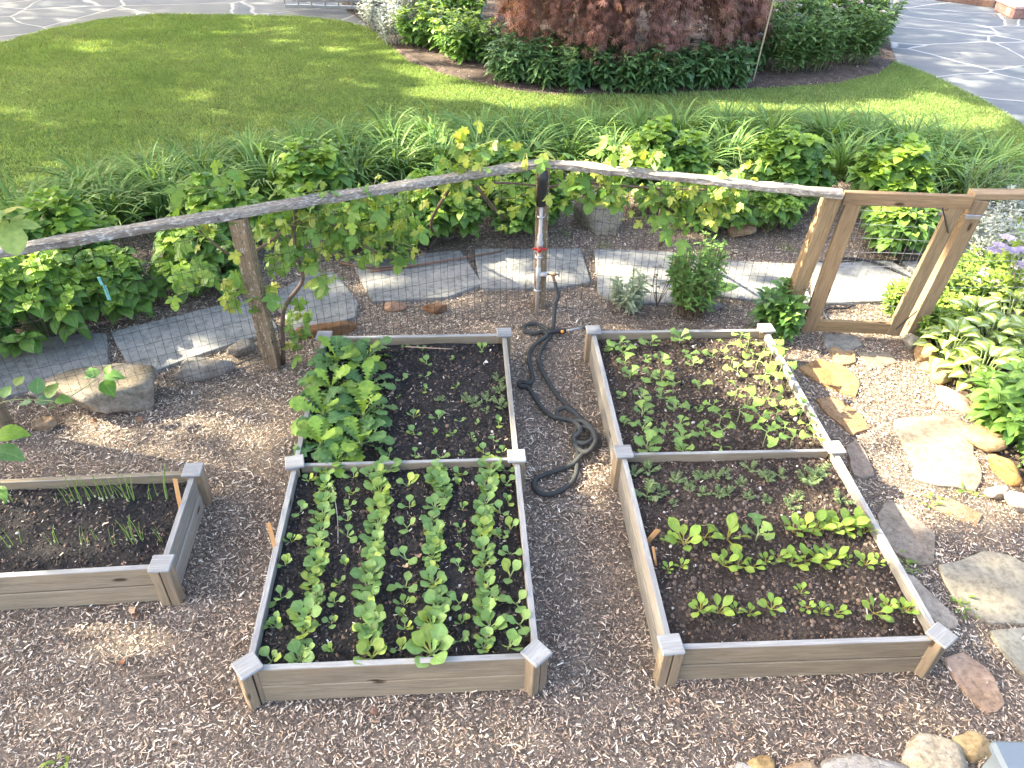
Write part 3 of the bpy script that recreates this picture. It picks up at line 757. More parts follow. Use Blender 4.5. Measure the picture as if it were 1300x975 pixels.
bA = bedpoly(AB); bBp = bedpoly(BB)
raised_bed('middle raised wooden bed with turnips and rows of bok choy', corners=bA, caprot=[38, 40, 0, -3, 0, 12], seed=41)
raised_bed('right raised wooden bed with seedlings and sparse rows beside the stone path', corners=bBp, caprot=[4, 32, 2, 0, 3, 2], seed=42, ridged=True)
raised_bed('narrow raised wooden bed of onion sprouts cut by the left edge', corners=[CA+cl*CLEN, CA, CB_, CB_+cl*CLEN], mids=False, caprot=[0, -2, 0, 0], seed=43)

# ------------------------------------------------------------------ wood chip mulch
chip_cols = [(.42, .35, .28), (.33, .26, .20), (.50, .44, .37), (.24, .175, .13), (.15, .105, .08), (.57, .53, .47)]
probs = [5, 5, 3.2, 4, 3, 1.1]
fr_poly = np.array([(-4.6, 3.1), (-3.2, 1.3), (-2.1, .9), (2.6, .9), (3.3, 1.4), (4.7, 5.0), (5.2, 6.9), (5.5, 8.0), (0, 7.9), (-2.5, 6.9), (-5.5, 5.9), (-5.5, 4.2)])
holes = [bA, bBp, CPOLY]
def mulch_layer(n_, lmin, lmax, cols, prb, wr, tilt, zz, dens):
    q1 = scatter_in(fr_poly, n_, holes)
    den = fbm(q1[:, 0], q1[:, 1], 61, 2.2)
    far = q1[:, 1] > 5.55+.06*q1[:, 0]
    onstone = np.zeros(len(q1), bool)
    for pl in slabpolys: onstone |= inside(q1, pl)
    onstep = np.zeros(len(q1), bool)
    for i, pl in enumerate(steppolys): onstep |= inside(q1, pl) & (R.random(len(q1)) < (.72 if 'buried' in steps[i][3] else .985))
    keep = ~(onstone & (R.random(len(q1)) < .993)) & ~onstep & ~inside(q1, HB) & (R.random(len(q1)) < np.clip(dens-.05+den*1.5, .3, 1)) & ~(inside(q1, LAWN))
    keep &= ~(far & (R.random(len(q1)) < .25))
    q1 = q1[keep]; far = far[keep]
    # the chips are greyer to the left, redder to the front right
    red = np.clip((q1[:, 0]+.6)/1.6, 0, 1)*np.clip(fbm(q1[:, 0], q1[:, 1], 71, 1.1)*1.7-.15, 0, 1)
    br = (.80+.40*fbm(q1[:, 0], q1[:, 1], 81, 1.6, 3)); br[far] *= .92
    br *= 1.52; mod = np.stack([br*(1.0+.04*red), br*(1.0-.03*red), br*(.96-.09*red)], 1)
    z = zz+.012*(fbm(q1[:, 0], q1[:, 1], 91, 4)-.4)
    chips(a, q1, z, lmin, lmax, cols, prb, .18, tilt, wr, mod)
a = Acc()
fine_cols = [(.34, .275, .215), (.25, .195, .15), (.42, .36, .295), (.17, .125, .095), (.50, .45, .385)]
mulch_layer(430000, .004, .016, fine_cols, [5, 5, 3.5, 3, 1.2], .34, .30, 0, .45)
mulch_layer(130000, .009, .034, chip_cols, probs, .17, .20, .004, .30)
tag(a.build('wood_chip_mulch', M['chip']), 'pale shredded wood chips covering the ground around the beds', 'mulch', kind='stuff')
# darker fine crumbs under the hosta border and island
qs = np.concatenate([scatter_in(HB, 3500), scatter_in(ISLAND[(ISLAND[:, 1] < 30)], 6000)]); a = Acc()
crumbs(a, qs, np.full(len(qs), .03)+.03*R.random(len(qs)), .006, .02, [(.10, .07, .05), (.2, .15, .11), (.34, .28, .22)], [4, 3, 1])
q3 = scatter_in(ISLAND[(ISLAND[:, 1] < 30)], 14000); chips(a, q3, .05, .012, .045, fine_cols, [5, 5, 3.5, 3, 1.2], .3, .3, .3)
tag(a.build('bark_mulch', M['crumb']), 'dark bark crumbs on the planting borders', 'mulch', kind='stuff')

# ------------------------------------------------------------------ fence
RZ = 1.165
fp = {k: P(*v, 0)[:2] for k, v in {'p0': (8, 552), 'p1': (345, 470), 'pc': (685, 393), 'gl': (1014, 424), 'gr': (1166, 430)}.items()}
ap = P(690, 203, RZ)[:2]; r1 = P(300, 266, RZ)[:2]; r2 = P(1070, 244, 1.12)[:2]; r3 = P(1240, 250, 1.10)[:2]
left_dir = (r1-ap)/np.linalg.norm(r1-ap)
rl = P(-10, 316, RZ)[:2]; rl = rl+(rl-r1)*.6
fence = empty('garden_fence', (*fp['pc'], 0), 'weathered post and rail garden fence with wire mesh, bending at the standpipe', 'fence')
def fbuild(acc, name, mat, sm=False): return acc.build(name, mat, fence, sm)
for (a_, za, b_, zb) in ((rl, RZ, r1, RZ), (r1, RZ, ap, RZ), (ap, RZ, r2, 1.125)):
    acc = Acc(); beam_wavy(acc, (*a_, za-.02), (*b_, zb-.02), .088, .040, 40, .010); fbuild(acc, 'rail', M['rail'])
def post(base, top, zt, w_, mat, name='post', parent=fence, dep=None, tint=(1, 1, 1)):
    acc = Acc(); a_ = np.array([*base, -.02]); b_ = np.array([*top, zt]); d = (b_-a_); L = np.linalg.norm(d); d /= L
    s_ = np.array([1.0, 0, 0]); s_ -= d*(s_@d); s_ /= np.linalg.norm(s_); u_ = np.cross(d, s_)
    v, f = boxv(L, w_, dep or w_, .004); W = (a_+b_)/2+v[:, :1]*d+v[:, 1:2]*s_+v[:, 2:]*u_
    acc.add(W, f, tint, v+R.random(3)*20); return acc.build(name, mat, parent)
post(fp['p0'], fp['p0']*.5+P(18, 555, 0)[:2]*.5, RZ-.042, .088, M['gate'])
post(fp['p1']+np.array([0, .045]), r1, RZ-.042, .092, M['post'])
post(fp['pc']+np.array([0, .06]), ap+np.array([0, .0]), RZ-.042, .088, M['post'])
# mesh panels
def mesh_panel(a_, b_, z0, z1, parent, name='wire_mesh', sx=.0508, sz=.1016, rr=.0013, pale=False, slump=.012):
    acc = Acc(); a_ = np.array(a_); b_ = np.array(b_); L = np.linalg.norm(b_-a_); d = (b_-a_)/L; nrm = np.array([-d[1], d[0]]); nv = int(L/sx)
    def bulge(s_, z): return slump*math.sin(s_*3.1+1)*math.sin(z*2.6+.4)
    for i in range(nv+1):
        s_ = i*sx; pts = []
        for z in np.linspace(z0, z1, 5): p_ = a_+d*(s_+.004*math.sin(z*5+i))+nrm*bulge(s_, z); pts.append((*p_, z))
        tube(acc, pts, rr, 3, cap=False)
    for j in range(int((z1-z0)/sz)+1):
        z = z0+j*sz; pts = []
        for s_ in np.linspace(0, L, max(3, int(L/.3))): p_ = a_+d*s_+nrm*bulge(s_, z); pts.append((*p_, z+.006*math.sin(s_*4+j)))
        tube(acc, pts, rr*1.15, 3, cap=False)
    return acc.build(name, M['wire_pale'] if pale else M['wire'], parent)
bk = np.array([0, -.055])
mesh_panel(fp['p0']+(fp['p0']-fp['p1'])*.5+bk, fp['p1']+bk*.6, .02, 1.11, fence)
mesh_panel(fp['p1']+bk*.6, fp['pc']+np.array([0, .012]), .02, 1.11, fence)
mesh_panel(fp['pc']+np.array([0, .012]), fp['gl']+np.array([-.06, .05]), .02, 1.09, fence)
# right part
gL, gR = fp['gl'], fp['gr']
tL, tR = P(1066, 250, 1.09)[:2], r3
post(gL+np.array([-.12, .05]), gL*.3+tL*.7+np.array([-.03, .04]), 1.085, .10, M['gate'], tint=(1.05, 1, .9))
post(gR+np.array([-.055, .04]), gR+np.array([.035, .03]), 1.075, .10, M['gate'], tint=(1.05, 1, .95))
rr_end = P(1420, 247, 1.10)[:2]
acc = Acc(); box(acc, (*(gR+np.array([-.02, .035])), 1.098), (*rr_end, 1.098), .09, .042, tint=(1.25, 1.2, 1.15)); fbuild(acc, 'rail', M['gate'])
mesh_panel(gR+np.array([.08, .0]), rr_end+np.array([0, -.03]), .02, 1.07, fence, pale=True)
pe = rr_end; post(pe, pe, 1.075, .09, M['gate'])

gate = empty('garden_gate', (*((gL+gR)/2), 0), 'brown wooden frame gate with wire mesh and a black brace cable', 'gate')
gy = np.array([0, -.02]); gd = (gR-gL)/np.linalg.norm(gR-gL)
s0 = gL+gd*.092+gy; s1 = gR-gd*.085+gy
acc = Acc(); box(acc, (*(s0-gd*.045), .04), (*s0, 1.055), .105, .035, up=(0, 1, 0), tint=(1.1, 1.03, .92)); acc.build('stile', M['gate'], gate)
acc = Acc(); box(acc, (*(s1-gd*.13), .04), (*(s1-gd*.03), 1.055), .10, .035, up=(0, 1, 0), tint=(1.0, .98, .92)); acc.build('stile', M['gate'], gate)
acc = Acc(); box(acc, (*(s0-gd*.075), 1.068), (*(s1+gd*.05), 1.068), .04, .088, tint=(1.15, 1.05, .95)); acc.build('top_rail', M['gate'], gate)
acc = Acc(); box(acc, (*(s0+gd*.008), .095), (*(s1-gd*.173), .095), .036, .088, tint=(1.0, .95, .8)); acc.build('bottom_rail', M['gate'], gate)
mesh_panel(s0+gd*.045+np.array([0, .02]), s1-gd*.045+np.array([0, .02]), .06, 1.04, gate, pale=True)
acc = Acc(); tube(acc, [(*(s0+gd*.56+np.array([0, -.025])), 1.03), (*(s1-gd*.03+np.array([0, -.025])), .86)], .005, 6); acc.build('brace_cable', M['black'], gate)
acc = Acc(); tube(acc, [(*(s0+gd*.56+np.array([0, -.025])), .10), (*(s1-gd*.03+np.array([0, -.025])), .26)], .004, 6); acc.build('brace_cable', M['black'], gate)
acc = Acc(); box(acc, (*(s1+gd*.03+np.array([0, -.03])), .98), (*(s1+gd*.13+np.array([0, -.03])), .98), .012, .03); acc.build('latch', M['steel'], gate)

# ------------------------------------------------------------------ standpipe
pb = P(681, 397)[:2]+np.array([0, 0])
sp_ = empty('standpipe', (*pb, 0), 'white irrigation standpipe with a red valve and black cap tied to the fence post', 'water pipe')
def lathe(acc, c, prof, sides=16, tint=(1, 1, 1), axis='z'):
    V = []; n_ = len(prof)
    for r_, h in prof:
        for k in range(sides):
            a_ = 2*math.pi*k/sides
            if axis == 'z': V.append((c[0]+r_*math.cos(a_), c[1]+r_*math.sin(a_), c[2]+h))
            else: V.append((c[0]+h, c[1]+r_*math.cos(a_), c[2]+r_*math.sin(a_)))
    Fq = [[i*sides+k, i*sides+(k+1) % sides, (i+1)*sides+(k+1) % sides, (i+1)*sides+k] for i in range(n_-1) for k in range(sides)]
    acc.add(V, Fq, tint); b0 = acc.n-len(V); acc.f.append(np.array([[b0+sides-1-k for k in range(sides)], [b0+len(V)-sides+k for k in range(sides)]]))
px, py = pb
def lz(name, mat, prof, z, sides=16):
    acc = Acc(); lathe(acc, (px, py, z), prof, sides); return acc.build(name, mat, sp_, True)
lz('pipe', M['pvc'], [(.0135, 0), (.0135, .90)], 0)
lz('coupling', M['pvc_white'], [(.015, 0), (.019, .005), (.019, .05), (.023, .055), (.023, .09), (.018, .10), (.018, .15), (.014, .155)], .50)
lz('tee', M['pvc_white'], [(.0135, 0), (.019, .003), (.019, .11), (.0135, .115)], .27)
lz('black_cap', M['black'], [(.030, 0), (.034, .004), (.034, .17), (.036, .175), (.036, .215), (.030, .225), (.030, .24), (.022, .25)], .86)
v_ = Acc(); lathe(v_, (px-.05, py-.03, .545), [(.004, 0), (.009, .004), (.009, .035), (.014, .045), (.014, .055), (.009, .065), (.009, .10), (.004, .105)], 10, axis='x')
lathe(v_, (px, py-.04, .53), [(.016, 0), (.016, .03)], 10); v_.build('valve_handle', M['red'], sp_, True)
acc = Acc(); lathe(acc, (px+.01, py, .33), [(.018, 0), (.018, .05), (.012, .055)], 12, axis='x'); acc.build('side_outlet', M['pvc_white'], sp_, True)
acc = Acc(); lathe(acc, (px+.06, py, .33), [(.008, 0), (.008, .05), (.012, .055), (.012, .07)], 10, axis='x'); tube(acc, [(px+.10, py, .33), (px+.115, py-.01, .30), (px+.12, py-.02, .285)], .011, 8)
fa = acc.build('faucet', M['brass'], sp_, True)
acc = Acc(); lathe(acc, (px+.145, py, .33), [(.004, -.03), (.004, 0), (.02, .002), (.02, .008)], 10, axis='x'); acc.build('faucet_handle', M['black'], sp_, True)
for z in (.20, .47, .78):
    acc = Acc(); tube(acc, [(px-.022, py+.05, z), (px-.021, py-.005, z), (px-.012, py-.02, z), (px+.012, py-.02, z), (px+.021, py-.005, z), (px+.022, py+.05, z)], .006, 6); acc.build('strap', M['steel'], sp_)

# ------------------------------------------------------------------ hoses
def hosepath(pp):
    out = []
    for q in pp:
        z = q[2] if len(q) > 2 else .022
        out.append(P(q[0], q[1], z))
    return out
conn = np.array([px+.122, py-.03, .285]); dn = P(703, 408, .02)
hp = [conn, conn+np.array([.01, -.015, -.04]), conn+np.array([.03, -.03, -.10]), (conn+dn)/2+np.array([.01, 0, -.02]), dn+np.array([0, 0, .04])]
hp += hosepath([(702, 416), (698, 427, .03), (687, 444), (685, 462), (697, 486), (711, 506), (728, 522), (746, 540, .05), (752, 556, .06), (740, 563, .06), (729, 556, .05),
                (735, 543, .07), (750, 545, .085), (756, 560, .08), (745, 574, .07), (731, 567, .04), (729, 553, .035), (741, 541, .03), (733, 528, .06), (719, 518, .05), (708, 522, .03), (711, 531, .03), (725, 534, .05), (742, 536, .09), (757, 552, .08), (762, 564, .03), (750, 568, .025),
                (738, 578, .05), (726, 590), (704, 598), (690, 603), (679, 610), (679, 620), (689, 627), (704, 626), (722, 616), (731, 603), (733, 585), (733, 568, .04), (729, 556, .07), (737, 546, .10), (728, 535, .06), (710, 531, .04), (700, 528), (686, 515), (674, 496), (668, 491), (660, 490), (661, 485), (673, 486, .035), (676, 477), (672, 460), (673, 446), (681, 436), (694, 426, .05),
                (690, 421, .03), (678, 423, .03), (666, 420, .03), (668, 413, .03), (680, 411, .03), (691, 416, .03), (697, 420, .05)])
hs = empty('garden_hose', (*P(735, 545)[:2], 0), 'tangled dark fabric garden hose on the mulch between the two large beds', 'hose')
acc = Acc(); hpp = spline(hp, 7); tube(acc, hpp, .0145, 10); acc.build('hose_tube', M['hose'], hs, True)
noz = empty('spray_nozzle', (*P(725, 421)[:2], 0), 'black spray wand nozzle with an orange dot at the end of the hose', 'nozzle')
na, nb = P(696, 422, .045), P(718, 420, .04)
acc = Acc(); tube(acc, [na, na+(nb-na)*.15, na+(nb-na)*.2, nb-(nb-na)*.1, nb], .018, 10, taper=[.8, 1.2, .9, 1.15, .8]); acc.build('grip', M['black'], noz, True)
ne = P(740, 416, .045); acc = Acc(); tube(acc, [nb, ne], .008, 8); acc.build('wand', M['steel'], noz, True)
acc = Acc(); tube(acc, [ne, ne+(ne-nb)*.15, ne+(ne-nb)*.45], .016, 10, taper=[.6, 1.1, 1]); acc.build('spray_head', M['black'], noz, True)
acc = Acc(); v, f = ico(2); acc.add(v*.013+P(714, 421, .06), f); acc.build('trigger_button', M['orange'], noz, True)
def loosehose(pp, label, r_=.011):
    acc = Acc(); pts = spline(hosepath(pp), 6); tube(acc, pts, r_, 8); o = acc.build('hose', M['black'], None, True, tuple(pts[0])); tag(o, label, 'hose')
loosehose([(1050, 334, .04), (1075, 328, .05), (1110, 333, .05), (1140, 345, .04), (1162, 356), (1190, 362)], 'black hose crossing the path slab behind the gate')
loosehose([(1040, 333), (1060, 334), (1100, 331), (1150, 332), (1190, 333), (1240, 335)], 'black hose lying along the far side of the path behind the gate')
loosehose([(1040, 402), (1050, 392), (1075, 391), (1082, 385), (1068, 378), (1048, 379), (1043, 390), (1052, 408)], 'short coiled black hose end at the gate foot', .009)
loosehose([(338, 402), (360, 399), (385, 406), (395, 425)], 'thin black drip line beside the turnip corner', .005)

# ------------------------------------------------------------------ small items
def stake(u0, v0, z0, u1, v1, z1, label, w_=.022):
    a_ = P(u0, v0, z0); b_ = PY(u1, v1, P(u0, v0, z0)[1]+.0); acc = Acc(); box(acc, a_-(b_-a_)*.15, b_, w_, .003, up=(0, 1, .01), c=.0008)
    tag(acc.build('plant_marker', M['stake'], None, False, tuple(a_)), label, 'plant marker', 'wooden plant markers')
stake(230, 648, SOILZ, 222, 608, .3, 'upright wooden plant marker in the right end of the onion bed')
stake(352, 708, .15, 341, 664, .3, 'wooden plant marker leaning at the left side of the middle bed')
stake(822, 688, SOILZ, 836, 672, .3, 'short bright orange plant marker leaning over the right bed edge', .028)
stake(833, 718, SOILZ, 829, 694, .3, 'thin wooden plant marker at the left side of the right bed', .012)
def twig(pp, r_, col, label, name='twig'):
    acc = Acc(); pts = spline([P(*q) for q in pp], 5); tube(acc, pts, r_, 6, col, taper=.5); tag(acc.build(name, M['stalk'], None, True, tuple(pts[0])), label, 'twig')
twig([(422, 618, .22), (427, 645, .20), (429, 668, .195), (429, 690, .195)], .0028, (.62, .55, .46), 'thin pale bent twig standing in the middle bed')
twig([(178, 859, .018), (198, 857, .025), (217, 855, .02)], .007, (.16, .12, .09), 'short dark twig on the mulch left of the middle bed')
twig([(262, 868, .015), (280, 878, .02), (300, 890, .015)], .003, (.22, .17, .13), 'thin twig on the mulch by the middle bed front corner')
twig([(1100, 772, .2), (1102, 785, .2)], .003, (.7, .64, .55), 'tiny pale stick in the right bed front corner')
twig([(470, 345, .03), (560, 332, .05), (640, 318, .04)], .010, (.22, .12, .08), 'long reddish cane lying behind the path slabs')
twig([(430, 333, .03), (470, 340, .04), (520, 336, .03)], .008, (.25, .15, .10), 'reddish cane lying left of its longer neighbour')
twig([(300, 463, .02), (318, 455, .03), (332, 450, .03)], .008, (.13, .11, .09), 'dark stick on the mulch left of the lichen covered post')
twig([(515, 440, .235), (550, 442, .235), (575, 443, .235)], .004, (.50, .34, .24), 'reddish sliver along the back board of the middle bed')
dl = strip([.05, .3, .4, .38, .25, .02], .5, 1.2, wav=.3)
for i, (u, v, lb, c_) in enumerate([(157, 843, 'curled russet dead leaf on the mulch left of the middle bed', (.24, .12, .07)), (172, 785, 'brown dead leaf near the onion bed front', (.22, .12, .08)), (170, 770, 'pale curled dead leaf in front of the onion bed', (.45, .32, .20)),
                                   (518, 720, 'large tan dead leaf between bok choy rows', (.42, .30, .20)), (532, 708, 'crumpled pink tan dead leaf between bok choy rows', (.45, .28, .2)), (500, 500, 'pale dead leaf by the turnips', (.5, .42, .33)),
                                   (815, 742, 'tan bark flake by the right bed left side', (.5, .3, .16)), (620, 460, 'white crumpled leaf near the back corner of the middle bed', (.6, .55, .48)),
                                   (115, 535, 'rust coloured dead leaf below the big boulder', (.26, .14, .08)), (175, 530, 'orange brown dead leaf right of the big boulder', (.28, .16, .09)), (470, 905, 'brown dead leaf in front of the middle bed', (.3, .17, .11))]):
    z = SOILZ+.01 if (400 < u < 650 and 430 < v < 830) else .018
    acc = Acc(); acc.inst(dl, P(u, v, z)[None], [R.random()*6], [.15], [.2], np.array([.045]), np.array([c_])); tag(acc.build('dead_leaf', M['chip'], None, True, tuple(P(u, v, z))), lb, 'dead leaf')
# teal clip on the fence wire
tcl = empty('plastic_clip', PY(133, 365, 4.05), 'teal plastic clip hanging on the left fence mesh', 'clip')
A_, B_, C_ = PY(125, 352, 4.0), PY(130, 362, 4.0), PY(139, 381, 4.0)
acc = Acc(); box(acc, A_, B_, .018, .006, up=(0, 1, 0), c=.001); acc.build('upper_arm', M['teal'], tcl)
acc = Acc(); box(acc, B_+np.array([.012, -.001, 0]), C_, .022, .006, up=(0, 1, 0), c=.001); acc.build('lower_arm', M['teal'], tcl)

# bamboo stake in the island
acc = Acc(); b_ = P(955, 107); t_ = b_+np.array([.10, .05, 1.7])
pts = np.array([b_+(t_-b_)*k/16 for k in range(17)]); tube(acc, pts, .011, 8, (.50, .42, .28), taper=[1.25 if k % 3 == 0 else 1 for k in range(17)]); tag(acc.build('bamboo_stake', M['stalk'], None, True, tuple(b_)), 'thin bamboo stake standing before the flowering bush', 'stake')

# blue grey utility box at the lower right corner
tz = .75; k0 = P(1257, 938, tz); ub = empty('utility_box', (k0[0]+.4, k0[1]-.4, 0), 'pale blue grey plastic utility box cut by the lower right corner', 'utility box')
acc = Acc(); v, f = boxv(.8, .8, .04, .012); acc.add(v+np.array([k0[0]+.4, k0[1]-.4, tz-.02]), f); acc.build('lid', M['bluegrey'], ub)
acc = Acc(); v, f = boxv(.77, .77, .70, .01); acc.add(v+np.array([k0[0]+.4, k0[1]-.4, .358]), f); acc.build('body', M['bluegrey'], ub)
for k in range(6):
    acc = Acc(); v, f = boxv(.006, .6, .02, .002); acc.add(v+np.array([k0[0]+.012, k0[1]-.4, .60-.06*k]), f); acc.build('vent_slat', M['bluegrey'], ub)

# low metal grille bench on the patio (only its foot is in the picture)
b0 = P(362, 8, .06); b1 = P(600, 14, .06); bd = (b1-b0); bd[2] = 0; bL = np.linalg.norm(bd); bd /= bL; bn = np.array([-bd[1], bd[0], 0])
bench = empty('metal_bench', (*((b0+b1)/2)[:2], 0), 'grey slatted metal bench standing on the flagstones at the top edge', 'bench')
for dy in (0, .5):
    for z in (.07, .40):
        acc = Acc(); box(acc, b0*[1, 1, 0]+bn*dy+[0, 0, z], b0*[1, 1, 0]+bn*dy+bd*bL+[0, 0, z], .05, .05, c=.005); acc.build('frame_rail', M['steel'], bench)
for k in range(15):
    acc = Acc(); q = b0*[1, 1, 0]+bd*(bL*k/14); box(acc, q+[0, 0, .095], q+[0, 0, .375], .03, .03, up=(0, 1, 0)); acc.build('upright_bar', M['steel'], bench)
for k in range(6):
    acc = Acc(); q = b0*[1, 1, 0]+bn*(.04+k*.085); box(acc, q+[0, 0, .44], q+bd*bL+[0, 0, .44], .06, .02); acc.build('seat_slat', M['steel'], bench)
# brick step and brick edge at the upper right
s_ = P(1283, 24); acc = Acc(); v, f = boxv(1.2, .7, .16, .012); acc.add(v+np.array([s_[0]+.62, s_[1]+.35, .085]), f); st_ = empty('brick_step', (s_[0]+.62, s_[1]+.35, 0), 'reddish brown masonry step on the patio at the upper right corner', 'step'); acc.build('riser', M['brick'], st_)
acc = Acc(); v, f = boxv(1.26, .76, .05, .01); acc.add(v+np.array([s_[0]+.62, s_[1]+.35, .19]), f, (1.6, 1.7, 1.8)); acc.build('tread', M['brick'], st_)
e0, e1 = P(1185, -1), P(1262, 9); acc = Acc(); box(acc, (*e0[:2], .06), (*e1[:2], .06), .22, .12, c=.01, tint=(.45, .5, .5)); o = acc.build('wall_footing', M['brick'], None, False, tuple(e0)); tag(o, 'dark brown low brick curb left of the step at the top', 'curb')

# ------------------------------------------------------------------ vegetables
def seedling(kind, size, seed, label='', group='', loc=(0, 0, 0), nleaf=None):
    """one plant: leaves with their stalks"""
    root = empty(SN[kind], loc, label, SC_[kind], group); L = Acc(); S = Acc()
    if kind in ('bok', 'small'):
        n_ = nleaf or (R.integers(6, 9) if kind == 'bok' else R.integers(3, 5)); y0 = R.random()*6.28
        for k in range(n_):
            yaw = y0+k*2.4+R.normal()*.25; inner = k/n_; ln = size*(.75+.35*R.random())*(1-.12*inner)
            up = (.80 if kind == 'bok' else .85)+.60*inner+R.normal()*.15
            c_ = tints(1, (.15, .28, .09), (.25, .38, .12))[0]
            if R.random() < .25: c_ = tints(1, (.28, .40, .08), (.34, .44, .10))[0]
            L.inst(T['spoon' if R.random() < .7 else 'spoon_up'], np.array([[0, 0, .003]]), [yaw], [up], [R.normal()*.2], np.array([[ln*1.12, ln, ln]]), c_[None])
        hh = size*.22; tube(S, [(0, 0, -.015), (R.normal()*.002, 0, hh*.6), (0, R.normal()*.002, hh)], .0028 if kind == 'bok' else .002, 6, (.30, .38, .16), taper=.8)
    elif kind == 'brass':
        n_ = nleaf or R.integers(4, 7); y0 = R.random()*6.28; top = size*.35
        tube(S, [(0, 0, -.015), (R.normal()*.006, R.normal()*.004, top*.6), (R.normal()*.004, 0, top)], .0022, 6, (.34, .40, .18), taper=.7)
        for k in range(n_):
            c_ = tints(1, (.15, .27, .075), (.24, .36, .10))[0]; ln = size*(.55+.45*R.random())
            L.inst(T['brass'], np.array([[0, 0, top*(.3+.7*k/n_)]]), [y0+k*2.4], [.55+.7*R.random()], [R.normal()*.3], np.array([ln*.85]), c_[None])
    elif kind == 'sprout':
        h = size*.75; tube(S, [(0, 0, -.01), (R.normal()*.006, R.normal()*.004, h*.6), (0, 0, h)], .0018, 5, (.34, .42, .18), taper=.7)
        for k in range(R.integers(2, 4)):
            c_ = tints(1, (.17, .30, .07), (.25, .38, .08))[0]
            L.inst(T['brass'], np.array([[0, 0, h*(.75+.25*R.random())]]), [k*2.2+R.random()], [.1+.7*R.random()], [R.normal()*.3], np.array([size*(.55+.3*R.random())]), c_[None])
    elif kind == 'beet':
        n_ = nleaf or R.integers(5, 9)
        for k in range(n_):
            c_ = tints(1, (.20, .33, .06), (.31, .43, .075))[0]; ln = size*(.7+.5*R.random())
            L.inst(T['beet'], np.array([[0, 0, .002]]), [k*2.4+R.random()*.4], [.55+.75*R.random()], [R.normal()*.3], np.array([[ln*1.3, ln, ln]]), c_[None])
        tube(S, [(0, 0, -.01), (0, 0, .012)], .003, 6, (.35, .25, .15))
    elif kind == 'feather':
        n_ = R.integers(5, 9)
        for k in range(n_):
            yaw = k*2.4+R.random(); e = .5+.7*R.random(); ln = size*(.6+.5*R.random())
            dv = np.array([-math.sin(yaw)*math.cos(e), math.cos(yaw)*math.cos(e), math.sin(e)])
            tube(S, [(0, 0, 0), dv*ln], .0012, 4, (.20, .28, .11), taper=.5, cap=False)
            for q in (.35, .5, .65, .8, 1.0):
                for sd in (-1, 1):
                    L.inst(T['lance_wide'], (dv*ln*q)[None], [yaw+sd*.9], [e*.5], [R.normal()*.3], np.array([ln*.38]), tints(1, (.15, .22, .09), (.24, .31, .14)))
    elif kind == 'onion':
        n_ = nleaf or R.integers(1, 4)
        for k in range(n_):
            ln = size*(.7+.5*R.random()); b = R.normal(size=2)*.15*ln; o_ = R.normal(size=2)*.006
            tube(L, [(*o_, -.01), (*(o_+b*.3), ln*.5), (*(o_+b), ln)], .0021, 5, tints(1, (.20, .34, .07), (.30, .42, .12))[0], taper=.35, cap=False)
        tube(S, [(0, 0, -.01), (0, 0, .012)], .003, 6, (.5, .5, .35))
    elif kind == 'turnip':
        n_ = nleaf or 16
        for k in range(n_):
            inner = k/n_; yaw = k*2.4+R.normal()*.2; ln = size*(.72+.4*R.random()); up = .40+.85*inner+R.normal()*.18
            c_ = tints(1, (.085, .19, .07), (.17, .30, .10))[0]
            if inner > .75 or R.random() < .15: c_ = tints(1, (.18, .32, .055), (.26, .40, .065))[0]
            L.inst(T['turnip'], np.array([[0, 0, .01]]), [yaw], [up], [R.normal()*.35], np.array([[ln*.85, ln, ln]]), c_[None])
        tube(S, [(0, 0, -.02), (0, 0, .03)], .012, 8, (.38, .42, .2), taper=.8)
    lo = L.build('leaves', M['leaf'], None, True); lo.parent = root
    sm_ = S.build('stalks' if kind != 'turnip' else 'crown_root', M['stalk'], None, True); sm_.parent = root
    return root
SN = dict(bok='bok_choy', small='bok_choy_seedling', brass='kohlrabi_seedling', sprout='tall_sprout', beet='beet_seedling', feather='feathery_seedling', onion='onion_sprout', turnip='turnip_plant')
SC_ = dict(bok='bok choy', small='seedling', brass='seedling', sprout='seedling', beet='seedling', feather='seedling', onion='onion', turnip='turnip')
PROTO = {}
ORD = ['first', 'second', 'third', 'fourth', 'fifth', 'sixth', 'seventh', 'eighth', 'ninth', 'tenth', 'eleventh', 'twelfth', 'thirteenth', 'fourteenth', 'fifteenth', 'sixteenth', 'seventeenth', 'eighteenth', 'nineteenth', 'twentieth'] + ['twenty '+x for x in ['first', 'second', 'third', 'fourth', 'fifth', 'sixth', 'seventh', 'eighth', 'ninth']]
NV = dict(bok=6, small=6, brass=6, sprout=5, beet=5, feather=4, onion=6, turnip=4)
BASE = dict(bok=.106, small=.068, brass=.084, sprout=.098, beet=.078, feather=.046, onion=.11, turnip=.215)
def plant(kind, loc, sc, label, group):
    ps = PROTO.setdefault(kind, [])
    loc = np.array(loc, float)
    if len(ps) < NV[kind]:
        o = seedling(kind, BASE[kind], 0, label, group, tuple(loc)); o.scale = (sc,)*3; o.rotation_euler = (0, 0, R.random()*6.28); ps.append(o); return o
    return dup(ps[R.integers(len(ps))], loc, R.random()*6.28, sc, label, group)
def clampbed(w3, seed):
    if seed not in (41, 42): return w3
    B = AB if seed == 41 else BB; x, y, t = B; dx, dy = w3[0]-x, w3[1]-y
    lx = dx*math.cos(t)+dy*math.sin(t); ly = -dx*math.sin(t)+dy*math.cos(t)
    lx = min(max(lx, -W_/2+.05), W_/2-.05); ly = min(max(ly, .055), L_B-.05)
    if abs(ly-L_B/2) < .03: ly = L_B/2+(.03 if ly > L_B/2 else -.03)
    q = bedpt(B, lx, ly); return np.array([q[0], q[1], w3[2]])
